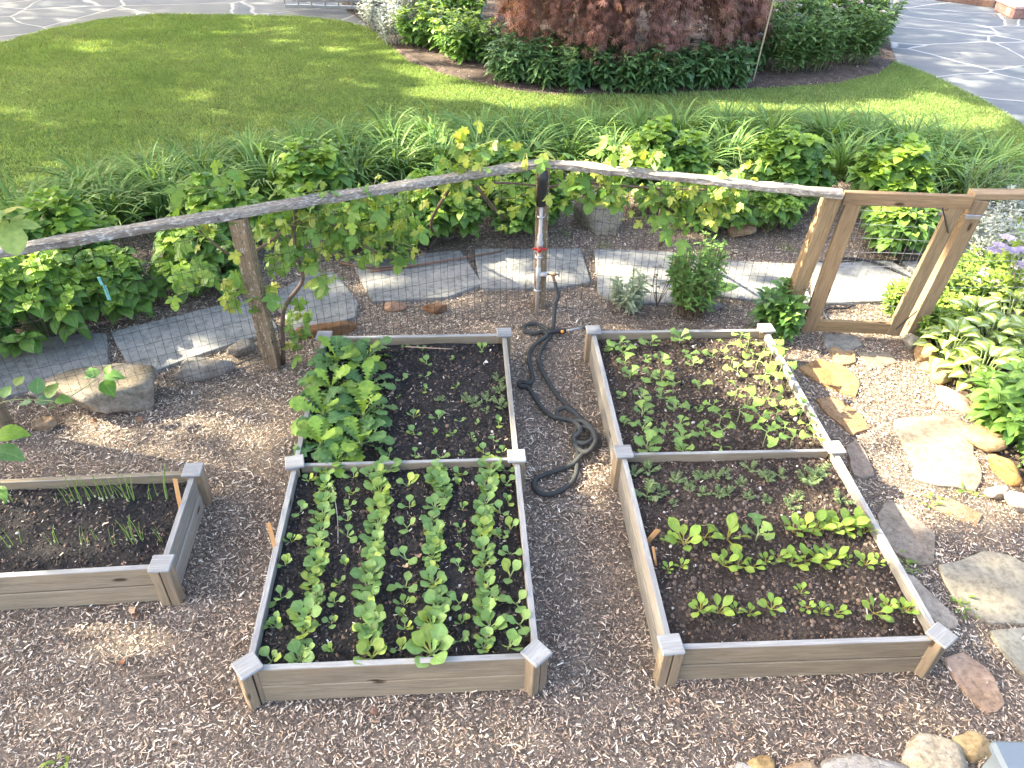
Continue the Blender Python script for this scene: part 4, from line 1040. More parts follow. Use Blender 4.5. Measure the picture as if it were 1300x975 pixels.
def row(kind, pts, sc, fmt, group, seed, axis='v', z=SOILZ):
    """axis v: sorted from the front; axis u: sorted from the left"""
    pts = sorted(pts, key=lambda q: -q[1] if axis == 'v' else q[0])
    for i, q in enumerate(pts):
        w3 = P(q[0], q[1], z); w3 = clampbed(w3, seed); w3[2] = soilz(w3[0], w3[1], seed, z)-.002
        s_ = sc*(q[2] if len(q) > 2 else 1)*(.9+.2*R.random())
        plant(kind, w3, s_, fmt % ORD[i], group)

rowsA = [
 ('small', 1.0, [(391, 612), (382, 651, 1.2), (370, 689, 1.2), (358, 720, .9), (357, 760), (351, 796, 1.1), (344, 797, 1.0), (345, 841, 1.15)]),
 ('bok', .80, [(411, 604), (413, 618), (412, 636), (411, 656), (408, 678), (404, 699), (403, 718), (398, 738), (401, 760), (388, 788, 1.2), (385, 806), (380, 843, 1.2)]),
 ('small', .85, [(449, 607, 1.2), (448, 628), (443, 645), (441, 662), (441, 682, 1.2), (439, 719), (431, 741), (425, 766), (421, 791), (423, 828)]),
 ('bok', .95, [(491, 601), (475, 607), (482, 628), (484, 645), (480, 668), (476, 693), (472, 719), (471, 735), (467, 761), (469, 789), (468, 803), (472, 837)]),
 ('small', 1.1, [(518, 619, 1.3), (520, 644), (517, 671, 1.2), (515, 711, 1.4), (515, 745, 1.2), (513, 768), (512, 782, .7), (514, 797), (508, 825, .8)]),
 ('bok', .85, [(555, 601), (555, 616), (563, 630, .8), (552, 646), (551, 678), (552, 693, .9), (549, 709), (550, 741), (554, 775, 1.15), (548, 795, 1.1), (548, 834, 1.45)]),
 ('small', .85, [(584, 605), (583, 616, .8), (587, 648), (585, 672, .8), (584, 698, .8), (582, 719), (583, 766, 1.4), (586, 791, 1.3), (584, 815, 1.1)]),
 ('bok', .85, [(622, 598), (617, 621), (617, 642), (614, 660), (613, 676), (614, 701), (614, 720), (618, 748), (615, 778), (622, 798, 1.2), (614, 825, .6)]),
 ('small', 1.1, [(642, 599), (643, 615), (645, 639), (635, 653, .9), (648, 673), (635, 684), (648, 704), (648, 732, 1.2), (656, 768, 1.2), (660, 795, 1.25), (646, 825, 1.4)])]
for i, (kd, sc, pts) in enumerate(rowsA):
    if kd == 'bok':
        ps_ = sorted(pts, key=lambda q: q[1]); pts = ps_+[((a_[0]+b_[0])/2+R.normal()*2.5, (a_[1]+b_[1])/2+R.normal()*2, .85) for a_, b_ in zip(ps_[:-1], ps_[1:]) if b_[1]-a_[1] > 13]
    row(kd, pts, sc, ('bok choy' if kd == 'bok' else 'small seedling')+', %s from the front, '+ORD[i]+' row from left, front half of middle bed', 'leafy rows in the middle bed', 41)
for i, (u, v, s_) in enumerate([(428, 462, .95), (464, 460, 1.0), (420, 495, .9), (466, 494, .95), (412, 528, 1.0), (462, 530, 1.1), (408, 566, .95), (458, 566, 1.05), (428, 588, .6)]):
    lb = ['back left', 'back right', 'second left', 'second right', 'third left', 'third right', 'front left', 'front right', 'small front'][i]
    w3 = P(u, v, SOILZ); plant('turnip', w3, s_, 'turnip plant with broad lobed leaves, %s one of the turnip patch' % lb, 'turnips at the back left of the middle bed')
backA = [(514, 440, .7), (536, 446, 1.1), (542, 464, 1.2), (573, 458, .8), (612, 446, 1.2), (511, 483, 1.1), (540, 479, .9), (540, 498, 1), (579, 493, .9), (506, 505, .6), (490, 494, .9), (525, 531, 1.3), (526, 553, 1.2), (557, 533, 1.2), (584, 535, .8), (605, 539, .8), (633, 541, 1.3),
         (551, 552, .9), (574, 553, .9), (598, 556, .8), (627, 560, .8), (494, 579, 1.1), (527, 579, 1.2), (559, 582, 1.2), (587, 578, .7), (614, 575, 1.1), (638, 574, .9)]
br_ = [(0, 470, 'back'), (470, 510, 'second'), (510, 545, 'third'), (545, 565, 'fourth'), (565, 600, 'front')]
for lo, hi, nm in br_:
    row('small', [q for q in backA if lo <= q[1] < hi], .85, 'small seedling, %s from left in the '+nm+' row behind the divider, middle bed', 'scattered seedlings in the middle bed', 41, 'u')
row('feather', [(560, 509), (593, 510), (601, 514, 1.2), (619, 509, 1.1), (633, 484, 1.3), (634, 498, 1.2), (633, 514, 1.3), (641, 518), (617, 523, .7)], .95, 'feathery grey green seedling, %s from left by the right side of the middle bed', 'feathery seedlings in the middle bed', 41, 'u')

rowsB = [('brass', 1.5, [(772, 447, .5), (787, 442), (790, 452, 1.1), (792, 466), (800, 482, .9), (788, 506, .5), (792, 541, .7), (813, 508, 1.1), (815, 529), (816, 547, .9), (820, 573, 1.1)], 'first row from left'),
         ('brass', 1.45, [(827, 440, 1.1), (839, 462, 1.1), (820, 458, .7), (826, 481), (840, 484, 1.0), (839, 508), (856, 523, 1.2), (855, 492, .9), (844, 551, .8)], 'second row from left'),
         ('brass', 1.2, [(862, 436, 1.2), (872, 455), (879, 466), (886, 495, 1.1), (864, 541), (864, 562, .8), (866, 577), (886, 523, .7), (892, 554), (903, 455), (894, 545, .8)], 'third row from left'),
         ('sprout', 1.2, [(919, 453, 1.2), (927, 468, .8), (904, 523, .7), (912, 542), (914, 562), (914, 575, .7), (932, 510, 1.2), (933, 481), (935, 536, 1.1)], 'fourth row from left'),
         ('sprout', 1.2, [(939, 436, .8), (947, 446), (953, 460, .9), (959, 474, 1.3), (968, 489, 1.2), (949, 518, 1.2), (961, 542, 1.1), (968, 567, 1.2)], 'fifth row from left'),
         ('sprout', 1.2, [(970, 448, 1.2), (979, 459), (986, 479, 1.5), (975, 505, 1.1), (980, 518, .9), (983, 536, .9), (993, 553), (1003, 569)], 'sixth row from left'),
         ('sprout', 1.15, [(1001, 495, 1.3), (1006, 516, 1.1), (1004, 527, .8), (1015, 532), (1022, 548, .7), (1029, 565, 1.1)], 'row along the right board')]
for kd, sc, pts, nm in rowsB:
    row(kd, pts, sc, ('leafy seedling' if kd == 'brass' else 'thin sprout')+', %s from front, '+nm+', right bed back half', 'seedlings in the back half of the right bed', 42)
fe = [(806, 600, 1.1), (825, 598, 1.2), (857, 610, 1.1), (891, 606, 1.3), (908, 604), (921, 604), (952, 595), (974, 609, 1.2), (989, 604), (1025, 615, 1.7), (1037, 604, 1.6)]
row('feather', fe, 1, 'feathery seedling, %s from left in the back line of the right bed front half', 'feathery seedlings in the right bed', 42, 'u')
fe2 = [(821, 629, 1.9), (839, 624), (876, 603+18), (892, 627, .9), (911, 627), (923, 626, 1.1), (940, 615), (948, 633), (855, 640, .7), (972, 645-8, .8), (1003, 644, 1.2), (1014, 633), (1066, 637, 1.4)]
row('feather', fe2, .95, 'feathery seedling, %s from left in the second line of the right bed front half', 'feathery seedlings in the right bed', 42, 'u')
row('beet', [(849, 687, .7), (868, 690, 1.6), (894, 683, 1.3), (923, 686, 1.5), (1006, 675, 1.2), (1020, 675, 1.3), (1034, 675, 1.4), (1045, 673, 1.1), (1055, 675, 1.5), (1068, 672, 1.5), (1086, 670, 1.2), (1097, 677, 1.2)], 1.0,
    'bright leafy seedling, %s from left in the tallest line of the right bed', 'beet and chard lines in the right bed', 42, 'u')
plant('brass', P(960, 685, SOILZ), 1.9, 'blue green broad leaved young cabbage alone in the right bed', 'beet and chard lines in the right bed')
row('beet', [(848, 724, .6), (864, 721, .7), (918, 718, 1.1), (937, 718, 1.1), (955, 720, .8), (972, 713, .7), (986, 710, .9), (1005, 715, 1.1), (1022, 712, 1.3), (1040, 712, 1.3), (1058, 713, 1.2), (1075, 713, .5), (1098, 718, 1), (1114, 716, .7)], 1.0,
    'yellow green seedling, %s from left in the middle line of the right bed', 'beet and chard lines in the right bed', 42, 'u')
row('beet', [(889, 776, 1.1), (911, 779, 1.3), (935, 776, .6), (952, 779, .8), (979, 774, 1), (1017, 753, .6), (1025, 772, .7), (1043, 777, .6), (1061, 779, .9), (1109, 779, 1.1), (1127, 771, .8), (1144, 774, .7), (1160, 776, 1.0)], 1.0,
    'small seedling, %s from left in the front line of the right bed', 'beet and chard lines in the right bed', 42, 'u')
row('onion', [(12, 639), (6, 641), (74, 638, .6), (92, 637, 1.1), (104, 641, 1.2), (101, 634), (114, 637, 1.1), (122, 633), (128, 636, 1.2), (132, 637, 1.2), (137, 635, 1.2), (144, 633), (156, 632, .8), (163, 637, 1.2), (170, 634), (189, 633, .8), (200, 628, 1.1), (211, 630, 1.2)], 1.35,
    'onion sprout, %s from left in the back row of the left bed', 'onion sprouts in the left bed', 43, 'u')
row('onion', [(14, 696), (28, 690, .6), (66, 693), (71, 690, 1.1), (104, 692), (112, 690, .6), (126, 686, .7), (146, 690, .8), (162, 687), (173, 687, 1.3), (168, 686, 1), (182, 685, .7), (203, 686, .7)], 1.15,
    'onion sprout, %s from left in the front row of the left bed', 'onion sprouts in the left bed', 43, 'u')

# ------------------------------------------------------------------ shrubs and perennials
def dome_shrub(name, label, group, base, r_, h, nst, tmpl, ls, ca, cb, young, mat, per=6, cat='shrub', stemcol=(.20, .24, .10), flat=.25, lower=.25):
    """stems rise from the crown and end in whorls of leaves over a rounded dome"""
    root = empty(name, (*base[:2], 0), label, cat, group); L = Acc(); S = Acc()
    for k in range(nst):
        z0 = lower+(1-lower)*(R.random()**.7); ph = R.random()*6.283; rr = r_*math.sqrt(max(0, 1-(z0**2)*.9))*(.65+.4*R.random())
        if k % 3 == 0: rr *= R.random()**.5
        tip = np.array([base[0]+rr*math.cos(ph), base[1]+rr*math.sin(ph), h*z0*(.88+.2*R.random())])
        b = np.array([base[0]+.12*rr*math.cos(ph), base[1]+.12*rr*math.sin(ph), 0]); mid = (b+tip)/2+np.array([0, 0, .08*h])
        tube(S, spline([b, mid, tip], 3), .005, 4, stemcol, taper=.5, cap=False)
        out = np.array([math.cos(ph), math.sin(ph), 0])*rr/r_*.8
        for lv in range(3):
            cnt = per if lv == 0 else 3; pos = tip-(tip-mid)*(.0, .22, .45)[lv]
            y0 = R.random()*6.28
            yaw = y0+np.arange(cnt)*6.283/cnt+R.normal(size=cnt)*.25
            pit = (.25 if lv == 0 else -.05)+R.normal(size=cnt)*.25
            s_ = ls*((.65 if lv == 0 else 1.0)+.25*R.random(cnt))
            c_ = tints(cnt, ca, cb); yg = (z0 > .5 and lv == 0 and R.random() < .75)
            if yg: c_ = c_*.45+np.array(young)*.55
            o_ = np.array([out[0], out[1]])
            L.inst(T[tmpl], np.repeat(pos[None], cnt, 0)+R.normal(size=(cnt, 3))*.008, yaw, pit, R.normal(size=cnt)*.25, s_, c_)
            if lv == 0:
                cc = 4; L.inst(T[tmpl], np.repeat(pos[None]+[[0, 0, .01]], cc, 0), R.random(cc)*6.28, .8+R.random(cc)*.3, R.normal(size=cc)*.2, s_[:1].repeat(cc)*.55, np.clip(c_[:1].repeat(cc, 0)*1.15+.02*np.array(young)*(1 if yg else 0), 0, 1))
    S.build('stems', M['stalk'], root, True); L.build('leaves', mat, root, True)
    return root
HY = [(-70, 455, .5, .62, 'hydrangea with broad leaves cut by the left edge behind the fence'),
      (62, 425, .46, .58, 'broad leaved hydrangea behind the left fence mesh above the first slab'),
      (150, 395, .32, .44, 'small hydrangea right of the broad leaved one, behind the left mesh'),
      (255, 370, .36, .50, 'hydrangea left of the lichen covered post behind the grapevine'),
      (-10, 370, .42, .62, 'hydrangea showing above the rail at the far left'),
      (95, 345, .42, .62, 'hydrangea showing above the rail right of the far left one'),
      (285, 315, .42, .55, 'pale topped hydrangea rising above the rail left of the lichen post'),
      (405, 270, .44, .60, 'hydrangea above the rail between the lichen post and the daylilies'),
      (480, 315, .40, .45, 'hydrangea under the rail midway to the standpipe, left one'),
      (560, 300, .42, .55, 'hydrangea under the rail midway to the standpipe, right one'),
      (675, 295, .40, .60, 'dark leaved hydrangea left of the standpipe under the rail'),
      (640, 262, .38, .55, 'hydrangea showing over the rail just left of the standpipe'),
      (838, 262, .52, .70, 'wide hydrangea above the rail right of the standpipe'),
      (905, 290, .36, .45, 'low hydrangea under the rail between the two large boulders'),
      (985, 262, .48, .68, 'bright hydrangea left of the gate above the rail'),
      (975, 292, .28, .35, 'small hydrangea under the rail left of the gate'),
      (1118, 275, .46, .66, 'hydrangea whose top shows over the gate'),
      (1132, 318, .36, .42, 'lower hydrangea seen through the gate mesh')]
for i, (u, v, r_, h, lb) in enumerate(HY):
    b = P(u, v)
    dk = .85 if i in (10, 11) else 1
    dome_shrub('hydrangea', lb, 'hydrangeas behind the fence', b, r_, h, int(58*r_*r_/.16*.9)+14, 'ovate_broad' if i % 2 == 0 else 'ovate', .125, np.array([.11, .235, .05])*dk, np.array([.19, .34, .075])*dk, (.34, .50, .06), M['leaf'])

def daylily(base, label, n_=120, r_=.09, ls=.62):
    root = empty('daylily_clump', (*base[:2], 0), label, 'daylily', 'daylily clumps along the lawn edge'); L = Acc(); S = Acc()
    pos = np.zeros((n_, 3)); a_ = R.random(n_)*6.283; rr = r_*np.sqrt(R.random(n_)); pos[:, 0] = base[0]+rr*np.cos(a_); pos[:, 1] = base[1]+rr*np.sin(a_)
    ln = ls*(.65+.5*R.random(n_)); yaw = a_-math.pi/2+R.normal(size=n_)*.7; pit = np.clip(1.05+R.normal(size=n_)*.22, .45, 1.5)
    L.inst(T['strap'], pos, yaw, pit, R.normal(size=n_)*.3, np.stack([ln*1.15, ln, ln], 1), tints(n_, (.11, .23, .06), (.25, .38, .11), .18))
    for k in range(5): 
        q = pos[k]; tube(S, [q, q+[0, 0, .05]], .012, 5, (.16, .22, .08), cap=False)
    S.build('crown_base', M['stalk'], root); L.build('blades', M['blade'], root, True)
dl_rows = [('far', [(125, 262), (200, 255), (262, 238), (325, 225), (385, 215), (440, 208), (495, 200), (550, 196), (605, 194), (655, 192), (705, 192), (755, 190), (805, 188), (860, 186), (915, 186), (975, 184), (1045, 190), (1095, 196), (1145, 200), (1195, 212), (1250, 228)]),
           ('near', [(30, 300), (90, 290), (150, 288), (215, 278), (275, 262), (340, 252), (395, 242), (455, 236), (505, 226), (560, 222), (612, 218), (665, 218), (720, 216), (775, 214), (880, 222), (925, 212), (1065, 222), (1120, 226), (1175, 236), (1222, 250)])]
for nm, rr in dl_rows:
    for i, (u, v) in enumerate(rr):
        daylily(P(u, v), 'daylily clump, %s from left in the %s row of the daylilies' % (ORD[i], 'lawn side' if nm == 'far' else 'fence side'), 150 if nm == 'far' else 140)

def lance_clump(name, label, group, base, r_, h, nst, tmpl, ls, ca, cb, mat, per=7, cat='perennial', whorls=5, up=.5, stem=(.22, .26, .12), young=None, top=1.0, flowers=None, fr=.05, sprd=.55):
    """many upright stems clothed with leaves"""
    root = empty(name, (*base[:2], 0), label, cat, group); L = Acc(); S = Acc(); Fl = Acc(); heads = []
    for k in range(nst):
        ph = R.random()*6.283; q = math.sqrt(R.random()); b = np.array([base[0]+q*r_*sprd*math.cos(ph), base[1]+q*r_*sprd*math.sin(ph), 0])
        hh = h*(1-.30*q*q)*(.8+.25*R.random()); tip = np.array([base[0]+q*r_*math.cos(ph), base[1]+q*r_*math.sin(ph), hh])
        tube(S, [b, (b+tip)/2+[0, 0, .03*h], tip], .0045, 4, stem, taper=.5, cap=False)
        n_ = whorls*per; t = np.repeat(np.linspace(.30, 1.0, whorls)*top, per); pos = b+(tip-b)*t[:, None]
        yaw = np.tile(np.arange(per)*6.283/per, whorls)+np.repeat(R.random(whorls)*6, per)+R.normal(size=n_)*.2
        pit = up+R.normal(size=n_)*.25+.3*(t > .9); s_ = ls*(.7+.4*R.random(n_))*(1-.25*(t > .9)); c_ = tints(n_, ca, cb)
        if young is not None: m_ = (t > .85); c_[m_] = c_[m_]*.4+np.array(young)*.6
        L.inst(T[tmpl], pos, yaw, pit, R.normal(size=n_)*.3, s_, c_)
        if flowers is not None and R.random() < flowers[1]:
            m_ = 26; d_ = R.normal(size=(m_, 3)); d_ /= np.linalg.norm(d_, axis=1)[:, None]; d_[:, 2] = abs(d_[:, 2])
            Fl.inst(T['ovate_broad'], tip+d_*fr*.7+[0, 0, .01], R.random(m_)*6.28, R.random(m_)*.8, R.normal(size=m_)*.4, fr*(.5+.4*R.random(m_)), tints(m_, flowers[0], np.array(flowers[0])*.8, .08)); heads.append(Fl); Fl = Acc()
    S.build('stems', M['stalk'], root, True); L.build('leaves', mat, root, True)
    for hd in heads: hd.build('flower_head', M['petal'], root)
    return root
IG = 'perennials of the island bed'
# sunlit peonies, hellebores, phlox
for i, (u, v, r_, h, lb) in enumerate([(545, 62, .55, .62, 'peony in front of the silvery plant, leftmost of the glossy ones'), (592, 78, .50, .62, 'peony between the leftmost peony and the maple'), (575, 32, .65, .70, 'tall peony behind the two front peonies by the maple')]):
    lance_clump('peony', lb, IG, P(u, v), r_, h, 42, 'lance_wide', .15, (.10, .22, .05), (.18, .32, .06), M['leaf_gloss'], 7, 'peony', 4, .25, young=(.28, .40, .05))
hel = [(650, 104), (690, 108), (738, 112), (645, 80), (705, 90), (780, 116), (826, 116), (872, 112), (915, 108), (760, 100), (850, 98), (930, 92), (670, 92)]
hel.sort()
for i, (u, v) in enumerate(hel):
    lance_clump('hellebore', 'dark green hellebore clump, %s from left under the red maple' % ORD[i], IG, P(u, v), .40, .55, 34, 'lance', .17, (.075, .165, .060), (.14, .25, .09), M['leaf_gloss'], 6, 'hellebore', 4, .15, flowers=((.45, .50, .22), .10), fr=.035)
for i, (u, v) in enumerate([(985, 92), (1032, 92), (1078, 82), (1005, 62), (1060, 55), (1100, 58), (1040, 25)]):
    nm = ['front left', 'front middle', 'front right', 'middle left', 'middle', 'rightmost', 'rearmost'][i]
    lance_clump('phlox', 'tall lavender topped phlox, %s stem group of the right bush' % nm, IG, P(u, v), .45, .85, 44, 'lance', .13, (.11, .21, .07), (.20, .32, .11), M['leaf_soft'], 5, 'phlox', 8, .35, flowers=((.66, .60, .68), .12), fr=.045)
for i, (u, v) in enumerate([(478, 40), (508, 30), (500, 58), (530, 10), (470, 8)]):
    lance_clump('silver_mullein', 'silvery grey felted plant, %s of the clump beside the lawn corner' % ['front left', 'right', 'nearest', 'rear right', 'rear left'][i], IG, P(u, v), .30, .62, 22, 'lance', .09, (.34, .38, .36), (.50, .54, .52), M['silver'], 5, 'silver plant', 7, .5, stem=(.45, .48, .44))

# Japanese maple: weeping dome of finely cut purple leaves
mb = P(800, 98); mb[1] += .9
maple = empty('japanese_maple', (*mb[:2], 0), 'weeping Japanese maple with finely cut dark red leaves', 'tree')
Sx = Acc(); Lx = Acc()
tube(Sx, spline([mb+[0, 0, -.05], mb+[.05, 0, .5], mb+[-.1, .05, 1.0], mb+[.05, 0, 1.5]], 5), .09, 8, (.16, .12, .10), taper=.5)
NC = 230
for k in range(NC):
    ph = R.random()*6.283; rr = (.30+.70*R.random()**.6)*1.75; toph = 1.95-.35*(rr/1.75)**2
    dp = (.75+.55*R.random())*(rr/1.75)**1.0
    ctr = np.array([mb[0]+rr*math.cos(ph), mb[1]+rr*math.sin(ph)*.85, toph]); zb = max(.42, toph-dp*(1.0+.5*R.random()))
    path = spline([mb+[0, 0, 1.3], (mb+[0, 0, 1.3])*.4+ctr*.6+[0, 0, .18], ctr, [ctr[0]+.10*math.cos(ph), ctr[1]+.1*math.sin(ph), (ctr[2]+zb)/2], [ctr[0]+.14*math.cos(ph), ctr[1]+.14*math.sin(ph), zb]], 6)
    tube(Sx, path, .016, 4, (.14, .09, .08), taper=.2, cap=False)
    m_ = 240; ti = (.25+.75*R.random(m_))*(len(path)-1.01); i0 = ti.astype(int); fr_ = (ti-i0)[:, None]; q = path[i0]*(1-fr_)+path[i0+1]*fr_
    q = q+R.normal(size=(m_, 3))*np.array([.085, .085, .06])
    if k % 5 == 0: c_ = tints(m_, (.22, .12, .09), (.27, .18, .12), .2)
    else: kb = .65+.95*R.random(); c_ = tints(m_, (.16*kb, .080*kb, .066*kb), (.32*kb, .175*kb, .145*kb), .25)
    outy = ph-math.pi/2
    Lx.inst(T['laceleaf'], q, outy+R.normal(size=m_)*.8, -.75+R.normal(size=m_)*.35, R.normal(size=m_)*.4, .07+.045*R.random(m_), c_)
Sx.build('trunk', M['bark'], maple, True); Lx.build('crown', M['maple'], maple)

# grapevines on the fence
def vine(label, pts, trunk, group='grapevines on the fence', ls=.10, n_per=20, spread=.12, young=.3, seed=0, canes=()):
    base = trunk[0] if len(trunk) else pts[0]
    root = empty('grapevine', (base[0], base[1], 0), label, 'vine', group); L = Acc(); S = Acc()
    if len(trunk): tube(S, spline(trunk, 6), .016, 7, (.17, .12, .09), taper=.6)
    for cn in canes: tube(S, spline(cn, 6), .010, 6, (.20, .14, .10), taper=.6)
    for (c, sx, sz, n_) in pts:
        n_ = int(n_*1.5); off = R.normal(size=(n_, 3))*np.array([sx, .06, sz]); q = np.array(c)+off
        yaw = R.random(n_)*6.28; yaw = math.pi+R.normal(size=n_)*1.1; pit = -.55+R.normal(size=n_)*.5
        s_ = ls*(.45+.45*R.random(n_)); c_ = tints(n_, (.13, .26, .05), (.22, .35, .08))
        yg = R.random(n_) < young; c_[yg] = tints(yg.sum(), (.30, .40, .055), (.42, .46, .10)); s_[yg] *= .7
        L.inst(T['grape'], q, yaw, pit, R.normal(size=n_)*.4, s_, c_)
        for k in range(0, n_, 3): tube(S, [np.array(c)+off[k]*.2, q[k]+[0, 0, .02]], .0025, 3, (.28, .30, .12), cap=False)
    S.build('canes', M['stalk'], root, True); L.build('leaves', M['leaf'], root)
    return root
def F_(u, v, x=None):
    """point on the fence plane (left or right run) seen at u, v"""
    d = _f + CR*(u-650)/F - CU*(v-487.5)/F; o_ = np.array([0, 0, CH])
    a_, b_ = (fp['p1'], fp['pc']) if u < 686 else (fp['pc'], fp['gl'])
    n_ = np.array([-(b_-a_)[1], (b_-a_)[0], 0]); t = ((np.array([*a_, 0])-o_)@n_)/(d@n_); return o_+t*d+np.array([0, .05, 0])
vine('grapevine with big lobed leaves around the lichen covered post', [(F_(395, 290), .15, .07, 26), (F_(365, 330), .13, .08, 22), (F_(340, 285), .1, .08, 10), (F_(250, 300), .12, .07, 12), (F_(270, 360), .14, .06, 16), (F_(300, 375), .10, .05, 10), (F_(370, 420), .07, .09, 12), (F_(345, 395), .05, .08, 6), (F_(405, 345), .06, .08, 8), (F_(285, 240)+[0, 0, .0], .10, .04, 6), (F_(395, 245), .14, .04, 8), (F_(430, 265), .1, .05, 8)],
     [F_(352, 440)*[1, 1, 0], F_(358, 400), F_(382, 360), F_(372, 320), F_(372, 262)], canes=[[F_(372, 285), F_(420, 290), F_(470, 310)], [F_(372, 290), F_(300, 330), F_(240, 290)]])
vine('grapevine with yellow green leaves midway between the lichen post and the standpipe', [(F_(455, 290), .13, .08, 22), (F_(490, 305), .12, .08, 26), (F_(520, 300), .07, .09, 14), (F_(440, 315), .08, .05, 8), (F_(468, 250), .1, .05, 8)], [P(545, 314), P(550, 300, .12)+[.03, 0, 0], P(548, 290, .3), P(556, 268, .55)+[-.03, -.1, 0], F_(566, 250), F_(572, 240)],
     canes=[[F_(440, 298), F_(470, 322), F_(510, 335), F_(540, 325)], [F_(572, 240), F_(640, 236), F_(684, 240)]], young=.5)
vine('grapevine with bright yellow leaves rising over the rail left of the standpipe', [(F_(590, 215), .10, .07, 18), (F_(603, 190), .08, .05, 12), (F_(585, 178), .04, .03, 4), (F_(588, 248), .09, .05, 10), (F_(660, 255), .11, .06, 12), (F_(560, 235), .12, .04, 10), (F_(700, 215), .05, .05, 5), (F_(668, 195), .07, .03, 5)], [P(655, 300), P(648, 285, .15), P(630, 268, .4), F_(612, 250), F_(600, 235), F_(590, 215)], young=.6)
vine('grapevine along the mesh right of the standpipe with yellow tips over the rail', [(F_(725, 230), .09, .06, 16), (F_(765, 238), .10, .05, 16), (F_(800, 250), .12, .06, 20), (F_(845, 255), .12, .07, 26), (F_(885, 258), .11, .06, 24), (F_(920, 255), .08, .05, 12), (F_(850, 285), .13, .05, 16), (F_(788, 198), .07, .035, 10), (F_(832, 204), .06, .03, 8), (F_(945, 215), .07, .03, 8), (F_(935, 245), .08, .04, 8)],
     [P(838, 312), P(842, 300, .15), P(836, 285, .35), F_(842, 262), F_(838, 245)], canes=[[F_(690, 243), F_(730, 236), F_(770, 238), F_(838, 243), F_(900, 245)]], young=.55)
# near shoots of the vine at the left edge
sh = empty('vine_shoots', (-3.0, 3.3, 0), 'leafy shoots reaching in at the left edge before the fence post', 'vine'); L = Acc(); S = Acc()
for (u, v, y, yaw, pit, s_, c_, tp) in [(12, 285, 3.45, 3.6, -.3, .16, (.30, .42, .13), 'grape'), (20, 262, 3.5, 3.0, .3, .07, (.40, .42, .08), 'grape'), (-5, 270, 3.45, 2.2, 0, .12, (.2, .32, .08), 'grape'),
                           (-8, 555, 2.85, -1.35, .25, .17, (.20, .34, .05), 'ovate'), (-10, 572, 2.8, -1.6, -.05, .16, (.13, .25, .09), 'ovate'), (-6, 620, 2.7, -2.2, .1, .10, (.16, .30, .07), 'ovate'),
                           (4, 505, 3.1, -.2, .7, .08, (.14, .26, .08), 'ovate_broad'), (20, 490, 3.1, -.3, .6, .07, (.26, .34, .10), 'ovate_broad'), (48, 500, 3.15, .2, .9, .10, (.10, .22, .08), 'ovate_broad'), (60, 505, 3.15, -.5, .8, .10, (.18, .28, .07), 'ovate_broad'), (45, 510, 3.15, -1.2, .1, .10, (.12, .22, .13), 'ovate_broad'), (70, 508, 3.15, -1.5, .15, .09, (.15, .28, .06), 'ovate_broad'), (38, 512, 3.15, 1.4, .0, .09, (.12, .22, .12), 'ovate_broad'),
                           (120, 480, 3.6, .6, .7, .09, (.13, .26, .08), 'ovate_broad'), (132, 478, 3.6, -1.4, .1, .12, (.14, .28, .08), 'ovate_broad'), (130, 484, 3.6, -2.2, -.4, .12, (.11, .25, .04), 'ovate_broad'), (135, 475, 3.6, -.3, .9, .06, (.18, .32, .05), 'ovate_broad'), (118, 478, 3.6, 1.5, 0, .08, (.11, .22, .10), 'ovate_broad')]:
    L.inst(T[tp], PY(u, v, y)[None], [yaw], [pit], [.1], np.array([s_]), np.array([c_]))
for pp in ([(-40, 540, 3.0), (5, 510, 3.1), (50, 508, 3.15), (72, 510, 3.15)], [(60, 520, 3.3), (95, 500, 3.5), (125, 480, 3.6)], [(-60, 600, 2.8), (-20, 570, 2.82), (-5, 560, 2.85)], [(-60, 330, 3.4), (-20, 300, 3.45), (15, 270, 3.5)]):
    S = Acc(); tube(S, spline([PY(*q) for q in pp], 4), .004, 5, (.25, .28, .12), taper=.6); S.build('cane', M['stalk'], sh, True)
L.build('leaves', M['leaf'], sh, True)

# plants along the inner side of the fence
lance_clump('bushy_aster', 'bushy green shrub of upright stems behind the right bed', None, P(878, 398), .23, .62, 42, 'lance', .075, (.10, .22, .06), (.20, .34, .09), M['leaf_soft'], 4, 'shrub', 7, .35, stem=(.16, .12, .07), sprd=.5)
lance_clump('silver_artemisia', 'silvery grey green plant left of the bushy green shrub', None, P(797, 394), .14, .32, 22, 'lance', .075, (.26, .32, .20), (.40, .45, .30), M['silver'], 4, 'silver plant', 5, .5, stem=(.38, .40, .30))
lance_clump('leafy_perennial', 'dark leafy perennial growing against the left gate post', None, P(985, 424), .15, .42, 20, 'lance_wide', .12, (.065, .16, .040), (.14, .26, .055), M['leaf_gloss'], 4, 'perennial', 5, .35)
tw = empty('bare_twiggy_bush', (*P(834, 388)[:2], 0), 'sparse twiggy bush with few purple leaves before the slab', 'shrub'); S = Acc(); L = Acc(); tb = P(834, 388)
for k in range(6):
    e = tb+[R.normal()*.10, R.normal()*.05, .22+.22*R.random()]; md = (tb+e)/2+[R.normal()*.03, 0, 0]; tube(S, spline([tb, md, e], 4), .003, 4, (.14, .09, .08), taper=.5)
    L.inst(T['ovate'], np.array([e, md, (md+e)/2]), R.random(3)*6, R.random(3)*.5, [0, 0, 0], np.array([.04]*3), tints(3, (.12, .12, .09), (.18, .20, .12)))
S.build('stems', M['stalk'], tw); L.build('leaves', M['leaf_soft'], tw, True)
b = P(915, 385); tl = empty('broad_leaf_seedling', (*b[:2], 0), 'single broad green leaf on a stalk right of the bushy shrub', 'seedling'); L = Acc(); S = Acc()
